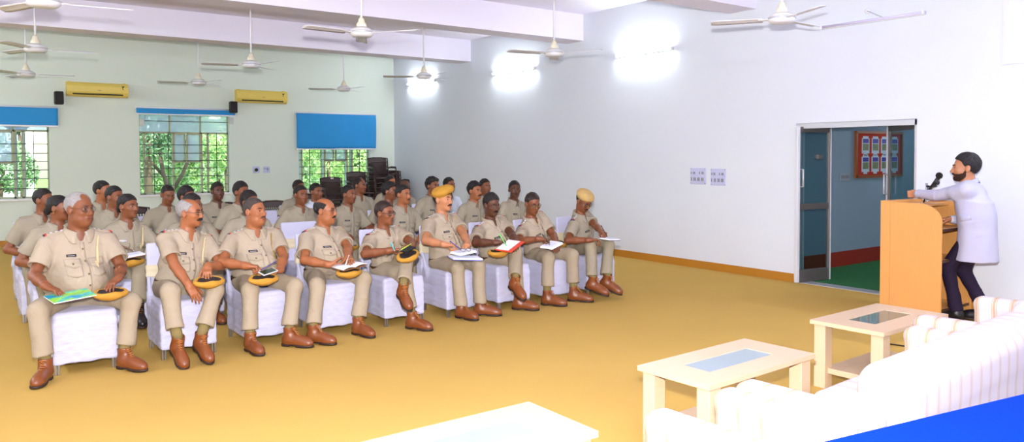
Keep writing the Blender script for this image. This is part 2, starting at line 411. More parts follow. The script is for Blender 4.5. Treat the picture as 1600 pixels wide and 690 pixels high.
HEADP = [  # head coordinates: x to the person's right, y forward, z up, origin between the ears at eye height
 (ell((0, -.012, .035), (.074, .095, .080)), .01), (ell((0, .028, -.03), (.061, .066, .083)), .03),
 (ell((0, .032, -.074), (.047, .052, .038)), .025), (ell((0, .074, -.097), (.019, .016, .015)), .02),
 (ell((.040, .060, -.025), (.022, .024, .02)), .02), (ell((-.040, .060, -.025), (.022, .024, .02)), .02),
 (cone((-.036, .076, .020), (-.012, .086, .017), .010, .010), .014), (cone((.036, .076, .020), (.012, .086, .017), .010, .010), .014),
 (cone((0, .089, .008), (0, .110, -.032), .0075, .0115), .012), (ell((.011, .098, -.037), (.0085, .011, .008)), .006), (ell((-.011, .098, -.037), (.0085, .011, .008)), .006),
 (cone((-.016, .086, -.061), (.016, .086, -.061), .0075, .0075), .008), (cone((-.013, .085, -.073), (.013, .085, -.073), .0085, .0085), .008)]
HEADS = [(ell((.031, .098, .001), (.015, .014, .010)), .01), (ell((-.031, .098, .001), (.015, .014, .010)), .01), (cone((-.02, .096, -.067), (.02, .096, -.067), .0016, .0016), .004)]
EARS = [(ell((s*.077, -.008, -.008), (.011, .02, .031), Rx(.2)@Rz(s*.3)), .008) for s in (1, -1)]

def ik(A, B, l1, l2, pole):
    A, B = np.asarray(A, float), np.asarray(B, float); d = B-A; D = np.linalg.norm(d); Dm = (l1+l2)*.995
    if D > Dm: B = A+d/D*Dm; D = Dm; d = B-A
    n = d/D; x = (l1*l1-l2*l2+D*D)/(2*D); h = math.sqrt(max(l1*l1-x*x, 0)); p = np.asarray(pole, float); p = nrm(p-n*(p@n))
    return A+n*x+p*h, B
def rot_about(v, ax, a):
    ax = nrm(ax); return v*math.cos(a)+np.cross(ax, v)*math.sin(a)+ax*(ax@v)*(1-math.cos(a))
CURL = {'flat': [(14, 16, 10)]*4, 'drape': [(22, 22, 14), (26, 24, 14), (28, 26, 16), (30, 28, 16)], 'grip': [(58, 62, 34), (64, 66, 36), (68, 70, 38), (70, 70, 40)],
        'pen': [(42, 46, 22), (52, 54, 30), (66, 68, 40), (72, 74, 42)], 'hold': [(34, 40, 24), (38, 42, 26), (42, 44, 28), (46, 46, 28)], 'fist': [(78, 86, 50)]*4}
def hand(F, W, f, n, side, pose, hs=1.0):  # W wrist, f direction of the hand, n palm normal, side +1 right hand
    f = nrm(f); n = nrm(n-f*(n@f)); lat = np.cross(f, n)*side
    F.add(rbox(W+f*.052*hs, (.038*hs, .046*hs, .0135*hs), .013*hs, np.array([lat, f, n]).T), .02)
    F.add(cone(W-f*.02, W+f*.02*hs, .028*hs, .026*hs), .02)
    ln = [(.042, .026, .020), (.047, .030, .021), (.043, .028, .020), (.034, .021, .018)]; tips = []
    for i in range(4):
        p = W+f*(.09-.004*abs(i-1))*hs+lat*(.0285-.019*i)*hs; d = nrm(f+lat*(.09-.06*i)); r = (.0092, .0095, .009, .008)[i]*hs
        ax = np.cross(d, n)
        for j in range(3):
            d = rot_about(d, ax, math.radians(CURL[pose][i][j])); q = p+d*ln[i][j]*hs
            F.add(cone(p, q, r-.0007*j, r-.0007*(j+1)), .0035); p = q
        tips.append(p)
    t0 = W+f*.028*hs+lat*.03*hs+n*.006; o = {'flat': .75, 'drape': .6, 'grip': .35, 'pen': .2, 'hold': .35, 'fist': .15}[pose]
    d = nrm(f*.75+lat*o+n*(.25+.6*(1-o))); t1 = t0+d*.04*hs; d2 = nrm(d+f*.25-lat*.45*(1-o)+n*.2); t2 = t1+d2*.032*hs; t3 = t2+nrm(d2-lat*.3*(1-o))*.025*hs
    F.add(cone(t0, t1, .0145*hs, .0115*hs), .012).add(cone(t1, t2, .0112*hs, .0105*hs), .003).add(cone(t2, t3, .0105*hs, .0085*hs), .003)
    return W+f*.085*hs+n*.03, tips, lat

def folds(seed, amp, fr=1.):
    rs = np.random.RandomState(seed); K = [(rs.normal(size=3)*A3(1, 1, .8), rs.uniform(0, 6), rs.uniform(.5, 1)) for _ in range(5)]
    def f(X, Y, Z):
        r = 0
        for k, ph, a in K:
            q = 22*fr*k; r = r+a*np.sin(q[0]*X+q[1]*Y+q[2]*Z+ph+1.2*np.sin(9*Y+7*Z+ph))
        return amp*r/2
    return f
def ridges(seed, amp, N, up):               # soft slanting creases that fade towards the shoulders
    rs = np.random.RandomState(seed+50); a, b, c = rs.uniform(0, 6, 3)
    def f(X, Y, Z):
        h = (X-N[0])*up[0]+(Y-N[1])*up[1]+(Z-N[2])*up[2]; x = X-N[0]
        r = np.abs(np.sin(30*h+14*x+a+1.5*np.sin(11*x+b)))+.7*np.abs(np.sin(34*h-22*x+c+1.2*np.sin(9*x+7*h)))
        return amp*(r-1.1)*np.clip((-h-.12)*5, .15, 1)
    return f
def heads_to_world(V, C, M, sc): return C+sc*(V@M.T)

def hair_field(style, vox):
    F = Field((-.11, -.16, -.13), (.11, .12, .16), vox)
    if style == 'none': return None
    g = ([-.13, -.085, -.06, -.03, -.005, .02, .045, .075, .1], [-.05, -.055, -.05, -.03, -.012, .014, .058, .076, .08])
    if style in ('bald', 'horseshoe'): t = (.004, .005, .004)
    elif style == 'receding': t = (.003, .005, .007)
    elif style == 'thick': t = (.008, .012, .024)
    elif style == 'wavy': t = (.012, .02, .028)
    elif style == 'buzz': t = (.003, .005, .006)
    elif style == 'tied': t = (.007, .010, .010); g = ([-.13, -.085, -.06, -.03, -.005, .02, .045, .075, .1], [-.08, -.085, -.08, -.05, -.02, .02, .05, .066, .075])
    else: t = (.005, .008, .014)
    F.add(ell((0, -.014, .035), (.075+t[0], .096+t[1], .081+t[2])), .005)
    if style == 'tied': F.add(ell((0, -.115, -.03), (.035, .03, .036)), .01)
    if style == 'wavy': F.add(ell((0, .05, .095), (.05, .035, .025)), .02)
    F.cut(lambda X, Y, Z: np.interp(Y, *g)-Z+.18*np.maximum(np.abs(X)-.045, 0)*(Y > .0)+0*X)
    if style == 'horseshoe': F.add(ell((0, .06, .12), (.060, .115, .072)), .008, 's')
    if style == 'bald': F.add(ell((0, .03, .11), (.068, .14, .085)), .008, 's')
    if style == 'receding': F.add(ell((0, .10, .10), (.055, .07, .05)), .008, 's')
    F.add(ell((.08, -.006, -.01), (.025, .022, .036)), .006, 's').add(ell((-.08, -.006, -.01), (.025, .022, .036)), .006, 's')
    if style in ('short', 'thick', 'wavy', 'tied'):
        a = .0022 if style != 'wavy' else .005
        F.warp(lambda X, Y, Z: a*np.sin(140*X+30*Y)*np.sin(90*Y+60*Z+40*X))
    return F.net(1)
HAIRC = {}
def beret_parts(style):
    c = MB; out = []
    F = Field((-.17, -.17, -.02), (.17, .17, .18), .006)
    if style == 'tilt':
        R = Ry(.34)@Rx(.14)
        F.add(ell((.014, -.004, .078), (.100, .116, .056), R), .01).add(ell((-.03, .052, .100), (.05, .05, .034), R), .04)
        F.add(ell((0, -.012, .03), (.078, .099, .07)), .012).cut(lambda X, Y, Z: np.interp(Y, [-.12, .1], [.005, .05])-.30*X*(X > 0)-Z)
    else:
        F.add(ell((0, -.008, .074), (.104, .118, .066), Rx(-.06)), .01).add(ell((0, -.012, .03), (.078, .099, .07)), .012)
        F.cut(lambda X, Y, Z: np.interp(Y, [-.12, .1], [.0, .05])+0*X-Z)
    F.warp(lambda X, Y, Z: .002*np.sin(60*X+40*Y)*np.sin(50*Y))
    return F.net(1)

def person(sp):
    X, Yh = sp['X'], sp['Y']; front = sp.get('front', False); loc = A3(X, Yh, 0)
    root = empty('person', loc, sp['label'], 'person', sp.get('group'))
    sc = sp.get('hs', 1.0); seed = int(abs(X*97+Yh*31))
    vb, vs, vt = (.0052, .0075, .009) if front else (.0085, .0125, .015)
    C = at(sp['head'][0], sp['head'][1], Yh+sp.get('hdy', 0.))
    th = math.radians(sp.get('v', 45))-math.atan2(C[0], C[1]); pit = math.radians(sp.get('pitch', 0)); rl = math.radians(sp.get('roll', 0))
    fh = A3(math.sin(th), -math.cos(th), 0); fw = nrm(fh*math.cos(pit)-A3(0, 0, math.sin(pit))); HM = frame(fw, (0, 0, 1))
    if rl: HM = HM@Ry(rl)
    ty = math.radians(sp.get('ty', 12)); fb = A3(math.sin(ty), -math.cos(ty), 0)
    N = C-A3(0, 0, .158*sc)-fh*(.012+.07*math.sin(pit))-fb*.012
    if 'neck' in sp: N = N+A3(*sp['neck'])
    P = sp['P'] if 'P' in sp else A3(X, Yh+.02, .53)
    up = nrm(N-P); L = np.linalg.norm(N-P); TM = frame(nrm(fb-up*(fb@up)), up)
    w = sp.get('w', 1.0); bl = sp.get('belly', .0); fem = sp.get('fem', False)
    secs = [(-.12, .13*w, .08, .09), (0, .165*w, .10+bl*.3, .115), (.14, .162*w+bl*.3, .108+bl*.9, .11), (.34, .153*w+bl*.35, .104+bl, .105), (.55, .163*w+bl*.1, .112+bl*.5+(.02 if fem else 0), .108), (.74, .172*w, .108+bl*.1, .108), (.87, .150*w, .085, .09), (.95, .10*w, .065, .07), (1.02, .06, .05, .055)]
    sw = sp.get('sw', .175 if not fem else .152)*w
    T = lambda x, y, z: N+TM@A3(x, y, z)
    S = {s: T(s*sw, -.005, -.078) for s in (1, -1)}
    la, lf = sp.get('arm', (.295, .262))
    # ---- arms
    EL, WR, HF, HN = {}, {}, {}, {}
    for s, key in ((1, 'rh'), (-1, 'lh')):
        h = sp.get(key)
        if h is None: h = dict(p=P+A3(-s*.11, -.28, .115), pose='drape')
        tgt = A3(*h['p']); f = nrm(A3(*h.get('f', (s*.35, -.9, -.15)))); n = A3(*h.get('n', (0, 0, -1)))
        pole = A3(*h.get('pole', (-s*.75, .45, -.55)))
        E, W = ik(S[s], tgt-f*.07, la, lf, pole); EL[s], WR[s], HF[s], HN[s] = E, W, f, n
    # ---- legs
    hr = A3(-1., 0, 0) if sp.get('dress', 'uniform') != 'blazer' else np.cross(fb, A3(0, 0, 1)); HP = {s: P+hr*(s*(.092 if sp.get('dress') != 'blazer' else .078)*w)-A3(0, 0, .015) for s in (1, -1)}; KN, AN, FY, FP = {}, {}, {}, {}
    for s, key in ((1, 'rf'), (-1, 'lf')):
        q = sp.get(key)
        if q is None: q = dict(t=(X-s*.13, Yh-.60), yaw=-s*8)
        yw = math.radians(q.get('yaw', 0)); FY[s] = yw; FP[s] = math.radians(q.get('pitch', 0))
        if 'a' in q: an = A3(*q['a'])
        else: an = A3(q['t'][0]-.2*math.sin(yw), q['t'][1]+.2*math.cos(yw), .095)
        if sp.get('dress') != 'blazer': an = A3(an[0], min(an[1], Yh-.44), an[2])
        K, a = ik(HP[s], an, sp.get('thigh', .45), sp.get('shank', .43), A3(*q.get('pole', (-s*.12, -.7, .75)))); KN[s], AN[s] = K, a
    # ---- body: one continuous skin
    pts = [C+A3(0, 0, .14), C-A3(0, 0, .2)]+list(S.values())+list(EL.values())+[WR[s]+HF[s]*.2 for s in (1, -1)]+list(WR.values())+[P+up*.2]
    F = Field(np.min(pts, 0)-.1, np.max(pts, 0)+.1, vb)
    F.add(loft(P, TM, L, [q for q in secs if q[0] > .3], -.006), .02)
    nr = sp.get('neckr', .053)
    F.add(cone(N-up*.03, C+HM@A3(0, -.022, -.06)*sc, nr+.008, nr), .03)
    for s in (1, -1):
        F.add(cone(T(s*.045, -.01, -.035), S[s], .048, .052), .03).add(cone(S[s], EL[s], .05, .041), .02).add(cone(EL[s], EL[s]*.6+WR[s]*.4, .041, .041*w**.5), .015).add(cone(EL[s]*.6+WR[s]*.4, WR[s], .041*w**.5, .027), .012)
    jw = sp.get('jowl', 1.)
    hp = []
    for (pr, k) in HEADP: hp.append((pr, k))
    for pr, (p0, k) in zip(inhead([a for a, _ in hp], C, HM, sc), hp): F.add(pr, k*sc)
    if jw > 1:
        for pr in inhead([ell((.036*jw, .03, -.07), (.028, .036, .034)), ell((-.036*jw, .03, -.07), (.028, .036, .034)), ell((0, .03, -.105), (.045, .045, .03))], C, HM, sc): F.add(pr, .03)
    for pr, (p0, k) in zip(inhead([a for a, _ in HEADS], C, HM, sc), HEADS): F.add(pr, k, 's')
    for pr in inhead([a for a, _ in EARS], C, HM, sc): F.add(pr, .008)
    tips = {}
    for s, key in ((1, 'rh'), (-1, 'lh')):
        tips[s] = hand(F, WR[s], HF[s], HN[s], s, (sp.get(key) or {}).get('pose', 'drape'), .98 if not fem else .88)
    V, Q = F.net(1)
    hl = ((V-C)@HM)/sc
    lips = np.clip(1.6-np.sqrt((hl[:, 0]/.021)**2+((hl[:, 2]+.067)/.0105)**2)*1.25, 0, 1)*(hl[:, 1] > .08)
    me = np_mesh('body', V-loc, Q); at_ = me.attributes.new('tint', 'FLOAT', 'POINT'); at_.data.foreach_set('value', lips.astype(np.float32))
    link('body', me, SKIN[sp.get('skin', 'brown')], root)
    hm = lambda V: heads_to_world(np.asarray(V, float), C, HM, sc)-loc
    # ---- face and head parts
    for s in (1, -1):
        b = MB().raw(*uvell((s*.031, .0785, .002), (.0130, .0086, .0052))); b.v = [tuple(q) for q in hm(b.v)]; e = b.build('eye', M_EYE, root)
        b = MB().raw(*uvell((s*.031+sp.get('gaze', 0)*-.003, .0835, .0025), (.0074, .0048, .0050))); b.v = [tuple(q) for q in hm(b.v)]; b.build('iris', M_IRIS, e)
        by = sp.get('brow', 1.)
        b = MB().tube([(s*.014, .0955, .0195), (s*.026, .0935, .0245), (s*.038, .085, .0245), (s*.047, .073, .019)], [.0036*by, .0046*by, .004*by, .002], 6); b.v = [tuple(q) for q in hm(b.v)]
        b.build('eyebrow', sp.get('browm', M_HAIR), root)
    st = sp.get('hair', 'short'); key = (st, front)
    if key not in HAIRC: HAIRC[key] = hair_field(st, .0045 if front else .0065)
    if HAIRC[key] is not None: link('hair', np_mesh('hair', hm(HAIRC[key][0]), HAIRC[key][1]), sp.get('hairm', M_HAIR), root)
    mu = sp.get('mous')
    if mu:
        k = {1: .8, 2: 1.15, 3: 1.75}[mu]; e = .004 if mu == 3 else 0
        pts = [(x, y, z) for x, y, z in ((-.034, .074, -.064+2*e), (-.026, .086, -.061), (-.014, .0955, -.0535), (0, .0985, -.0515), (.014, .0955, -.0535), (.026, .086, -.061), (.034, .074, -.064+2*e))]
        b = MB().tube(pts, [.002*k, .0048*k, .0068*k, .0055*k, .0068*k, .0048*k, .002*k], 7); b.v = [tuple(q) for q in hm(b.v)]; b.build('moustache', sp.get('mousm', M_HAIR), root)
    if sp.get('beard'):
        G = Field((-.1, -.04, -.14), (.1, .13, .06), .005)
        for pr, k in HEADP[:6]: G.add(pr, k)
        G.A -= .0035
        G.cut(lambda X, Y, Z: Z-np.interp(Y, [-.02, .0, .012, .03, .055, .1], [.03, .018, -.02, -.046, -.052, -.05])+0*X).cut(lambda X, Y, Z: .002-Y+.45*(Z+.06)*(Z < -.06)+0*X)
        G.add(ell((0, .10, -.064), (.022, .03, .014)), .004, 's').add(ell((0, .1, -.03), (.016, .03, .02)), .004, 's')
        V, Q = G.net(1); link('beard', np_mesh('beard', hm(V), Q), mat('brown_beard', rgb(58, 38, 28), .8, bump=.9, bscale=220, spec=.2, var=.35, vscale=90), root)
    if sp.get('glasses'):
        b = MB(); kr = .0022 if sp['glasses'] == 2 else .0014
        for s in (1, -1):
            b.tube([(s*.033+.0235*math.cos(t)*(1 if abs(math.cos(t)) < .7 else .97), .1-.012*abs(math.cos(t)*.5+.5*(s*math.cos(t) > 0)*math.cos(t)), -.002+.0175*math.sin(t)) for t in np.linspace(0, 2*PI, 18)[:-1]], kr, 6, True)
            b.tube([(s*.056, .091, .004), (s*.074, .07, .006), (s*.0795, .0, .008), (s*.078, -.015, -.002)], kr, 6)
        b.tube([(-.0095, .1, .002), (0, .104, .005), (.0095, .1, .002)], kr, 6); b.v = [tuple(q) for q in hm(b.v)]; o = b.build('spectacles', M_SPEC, root)
        for s in (1, -1):
            b = MB().raw(*uvell((s*.033, .0975, -.002), (.0225, .0012, .0165))); b.v = [tuple(q) for q in hm(b.v)]; b.build('lens', M_LENS, o)
    if sp.get('beret'):
        V, Q = beret_parts(sp['beret']); link('beret', np_mesh('beret', hm(V), Q), M_BERET if sp['beret'] == 'tilt' else M_BERET2, root)
        if sp['beret'] == 'tilt':
            b = MB().tube([(.065, .045, .047), (.03, .088, .056), (-.02, .094, .062), (-.06, .065, .06)], [.004, .007, .009, .005], 6); b.v = [tuple(q) for q in hm(b.v)]; b.build('leather_band', M_LINING, root)
    if fem:
        b = MB()
        for s in (1, -1): b.raw(*uvell((s*.082, -.004, -.04), (.005, .005, .006)))
        b.v = [tuple(q) for q in hm(b.v)]; b.build('earring', M_GOLD, root)
    # ---- shirt
    if sp.get('dress', 'uniform') == 'blazer': blazer(sp, root, loc, N, P, up, L, TM, S, EL, WR, C, HM, sc, KN, AN, HP, FY); return root, dict(tips=tips, KN=KN, WR=WR)
    ms = sp.get('shirtm', M_SHIRT if front else M_SHIRT2); mt = sp.get('troum', M_TROU if front else M_TROU2)
    pts = [P-up*.03, N]+list(S.values())+list(EL.values())
    F = Field(np.min(pts, 0)-.19-bl, np.max(pts, 0)+.17+bl*.5, vs); gr = .013
    F.add(loft(P, TM, L, [(max(q[0], .02), *q[1:]) if q[0] >= 0 else (.019, .15*w, .09, .1) for q in secs if q[0] > -.05], gr), .02)
    if bl > .03: F.add(ell(P+TM@A3(0, .05+bl*.5, L*.30), (.15*w, .10+bl, .16), TM), .05)
    FT = Field.__new__(Field); FT.__dict__.update(F.__dict__); FT.A = F.A.copy()
    for s in (1, -1):
        d = EL[s]-S[s]; fr = sp.get('slv', .75)
        F.add(cone(T(s*.05, -.008, -.045), S[s], .056, .066), .035).add(cone(S[s]-nrm(d)*.0, S[s]+d*fr, .069*w**.4, .074*w**.5, True), .022)
        F.add(cone(S[s]-A3(0, 0, .02), T(s*.10, 0, -.17), .06, .08), .03)
    F.warp(folds(seed, .0042)).warp(ridges(seed, .0035, N, up))
    F.add(cone(N-up*.06, C, nr+.010, nr+.014), .006, 's').add(ell(T(0, .075, -.025), (.022, .06, .05), TM), .006, 's')
    if front:
        d = {s: nrm(EL[s]-S[s]) for s in (1, -1)}
        for s in (1, -1):
            e = S[s]+(EL[s]-S[s])*sp.get('slv', .75); F.add(cone(e-d[s]*.02, e+d[s]*.05, .058*w**.4, .064*w**.5, True), .004, 's')
    shirt = link('shirt', F.mesh('shirt', 1, loc), ms, root)
    # collar: two flaps folded over the neck band
    b = MB(); cr_ = nr+.012
    for s in (1, -1):
        G = np.zeros((13, 4, 3))
        for i in range(13):
            t = i/12; a = PI*(1-t)+.32*t; px = math.sin(a)*s; py = math.cos(a); drop = .012+.040*max(0, (t-.45)/.55)**1.4; zz = .020-.042*t**1.6
            sp_ = .030+.026*max(0, (t-.4)/.6)
            Q4 = [T(px*r_, py*r_*1.02-.008+.010*t, .16) for r_ in (cr_+.004, cr_+.006, cr_+.014, cr_+sp_)]
            Hh = F.hit(np.array(Q4), -TM[:, 2], .4); zt = [(q-N)@TM[:, 2] for q in Hh]
            ztop = .050-.052*t**1.3; zt = [min(max(z, -.09), .05) for z in zt]
            for j, (r_, z_) in enumerate([(cr_+.002, min(zt[0], ztop-.02)), (cr_+.003, max(ztop, zt[0]+.004)), (cr_+.011, max(ztop-.004, zt[2]+.006)), (cr_+sp_, zt[3]+.006)]): G[i, j] = T(px*r_, py*r_*1.02-.008+.010*t, z_)
        b.sheet(G-loc, up, .003)
    b.build('collar', ms, shirt)
    fmk = sp.get('marks', front)
    def patch(u0, u1, v0, v1, nu, nv, warp=None, side=None):
        us = np.linspace(u0, u1, nu); vv = np.linspace(v0, v1, nv); G = np.zeros((nu, nv, 3))
        for i, u in enumerate(us):
            for j, v in enumerate(vv): G[i, j] = T(u, .42, v+(warp(u, j, nv) if warp else 0))
        return F.hit(G, -TM[:, 1], .6)
    if fmk:
        D = -TM[:, 1]
        MB().sheet(patch(.050, .118, -.182, -.164, 6, 3)-loc, D, .005).build('name_badge', sp.get('badgem', M_BADGE), shirt)
        MB().sheet(patch(.060, .108, -.1745, -.1722, 6, 2)-loc, D, .0065).build('badge_lettering', M_BTXT, shirt)
        if True:
            for s in (1, -1):
                b = MB().sheet(patch(s*.085-.052, s*.085+.052, -.315, -.205, 8, 8, lambda u, j, n: -.012*(j == 0)*(1-abs(u-s*.085)/.052))-loc, D, .0035)
                b.sheet(patch(s*.085-.054, s*.085+.054, -.245, -.196, 9, 4, lambda u, j, n: -.016*(j == 0)*(1-abs(u-s*.085)/.054))-loc, D, .007).build('pocket', ms, shirt)
            b = MB().sheet(patch(-.017, .017, -.46, -.08, 3, 22)-loc, D, .003); b.build('button_placket', ms, shirt)
            for u, v, e in [] if not front else [(0, v, .0075) for v in (-.13, -.215, -.30, -.385)]+[(.085, -.23, .010), (-.085, -.23, .010)]: MB().sheet(patch(u-.006, u+.006, v-.006, v+.006, 3, 3)-loc, D, e).build('button', mat('brown_button', rgb(104, 88, 62), .4), shirt)
        for s in (1, -1):                 # shoulder straps, stars and ribbon ends
            def strap(a0, a1, hw, na, nb):
                G = np.zeros((na, nb, 3))
                for i, a in enumerate(np.linspace(a0, a1, na)):
                    for j, q in enumerate(np.linspace(-hw, hw, nb)): G[i, j] = T(s*a, q-.005, .12)
                return F.hit(G, -TM[:, 2], .4)
            MB().sheet(strap(.075, sw+.035, .024, 8, 4)-loc, -TM[:, 2], .006).build('epaulette', ms, shirt)
            if front:
                MB().sheet(strap(sw+.018, sw+.030, .025, 3, 4)-loc, -TM[:, 2], .008).build('red_ribbon', M_RIB, shirt)
                MB().sheet(strap(sw+.030, sw+.038, .025, 3, 4)-loc, -TM[:, 2], .008).build('navy_ribbon', M_RIB2, shirt)
                for a in (.095, .125, .155): MB().sheet(strap(a*w-.009, a*w+.009, .009, 3, 3)-loc, -TM[:, 2], .010).build('shoulder_star', M_STAR, shirt)
        if sp.get('cord'):
            b = MB(); q = -1
            for dx, dz, r_ in ((0, 0, .0055), (.012, -.03, .0045)):
                up_ = [(-.135, -.035), (-.115-dx*.3, -.075), (-.106+dx*.4, -.13), (-.102+dx, -.19+dz), (-.092+dx, -.236+dz), (-.072, -.225)]
                pts = []
                for i in range(len(up_)-1):
                    for t in (0, .34, .67): pts.append([(1-t)*up_[i][k]+t*up_[i+1][k] for k in (0, 1)])
                pts.append(list(up_[-1])); G = np.array([[T(u, .42, v) for u, v in pts]]); H = FT.hit(G-TM[:, 1]*.1, D, .6)[0]+TM[:, 1]*.010-loc
                b.tube(list(H), r_, 6)
            b.build('lanyard', M_CORD[sp['cord']], shirt)
    if sp.get('pen') and fmk: MB().tube([patch(-.1, -.1, -.2, -.2, 1, 1)[0, 0]-loc+TM[:, 1]*.006, patch(-.1, -.1, -.235, -.235, 1, 1)[0, 0]-loc+TM[:, 1]*.008], .005, 6).build('pocket_pen', mat('blue_pen', rgb(70, 150, 220), .4), shirt)
    # ---- belt
    rg = np.linspace(0, 2*PI, 40)[:-1]; G = np.zeros((40, 3, 3))
    for i, t in enumerate(np.linspace(0, 2*PI, 40)):
        for j, z in enumerate((-.018, 0, .018)):
            rx = .166*w+bl*.15+.022; ry = (.104+bl*.45+.022) if math.sin(t) > 0 else .135
            G[i, j] = P+TM@A3(rx*np.sign(math.cos(t))*abs(math.cos(t))**.87, ry*np.sign(math.sin(t))*abs(math.sin(t))**.87, .035+z)
    belt = MB().sheet(G-loc, A3(0, 0, 0), 0.).build('belt', M_BELT, root)
    if front: MB().box(P+TM@A3(0, .104+bl*.45+.026, .035)-loc, (.022, .004, .017), TM, .003).build('buckle', M_BUCK, belt)
    # ---- trousers, socks, boots
    pts = [P]+list(KN.values())+list(AN.values()); F = Field(np.min(pts, 0)-.17, np.max(pts, 0)+.17, vt)
    F.add(loft(P, TM, L, [(-.14, .12*w, .07, .08), (-.05, .168*w, .10, .11), (.05, .168*w+bl*.1, .104+bl*.4, .116), (.075, .168*w+bl*.1, .104+bl*.4, .116)], .017), .02)
    hem = {}
    for s in (1, -1):
        d = nrm(AN[s]-KN[s]); sl = np.linalg.norm(AN[s]-KN[s]); e = KN[s]+d*(sl-sp.get('hem', .075)); hem[s] = e
        F.add(cone(HP[s], KN[s], .092*w**.6, .073), .04).add(cone(KN[s]+d*.02, KN[s]*.5+e*.5, .070, .066), .03).add(cone(KN[s]*.5+e*.5, e, .066, .071, True), .012)
    F.warp(folds(seed+3, .0045, .9))
    for s in (1, -1):
        d = nrm(AN[s]-KN[s]); F.add(cone(hem[s]-d*.012, hem[s]+d*.05, .052, .054, True), .004, 's')
    link('trousers', F.mesh('trousers', 1, loc), mt, root)
    kind = BLACKBOOT if sp.get('black') else BOOT
    for s in (1, -1):
        M = add_boot(root, kind, AN[s], FY[s], FP[s])
        top = AN[s]+M@A3(0, 0, .055); MB().tube([hem[s]-(AN[s]-KN[s])*.08-loc, hem[s]*.5+top*.5-loc, top-loc-M@A3(0, 0, .03)], [.046, .043, .041], 14).build('sock', M_SOCK, root)
    for (s, kx) in sp.get('thread', []):
        d = nrm(WR[s]-EL[s]); c = WR[s]-d*.025; a = nrm(np.cross(d, A3(.3, .2, 1))); b_ = np.cross(d, a)
        MB().tube([c+.031*(math.cos(t)*a+math.sin(t)*b_)-loc for t in np.linspace(0, 2*PI, 17)[:-1]], .0035, 6, True).build('wrist_thread', kx, root)
    return root, dict(tips=tips, KN=KN, WR=WR)
def uvell(c, r, n=10, m=7):
    P = []; Fs = []
    for i in range(m+1):
        a = PI*i/m
        for k in range(n): t = 2*PI*k/n; P.append((c[0]+r[0]*math.sin(a)*math.cos(t), c[1]+r[1]*math.sin(a)*math.sin(t), c[2]+r[2]*math.cos(a)))
    for i in range(m):
        for k in range(n): Fs.append((i*n+k, i*n+(k+1) % n, (i+1)*n+(k+1) % n, (i+1)*n+k)[::-1])
    return P, Fs, True

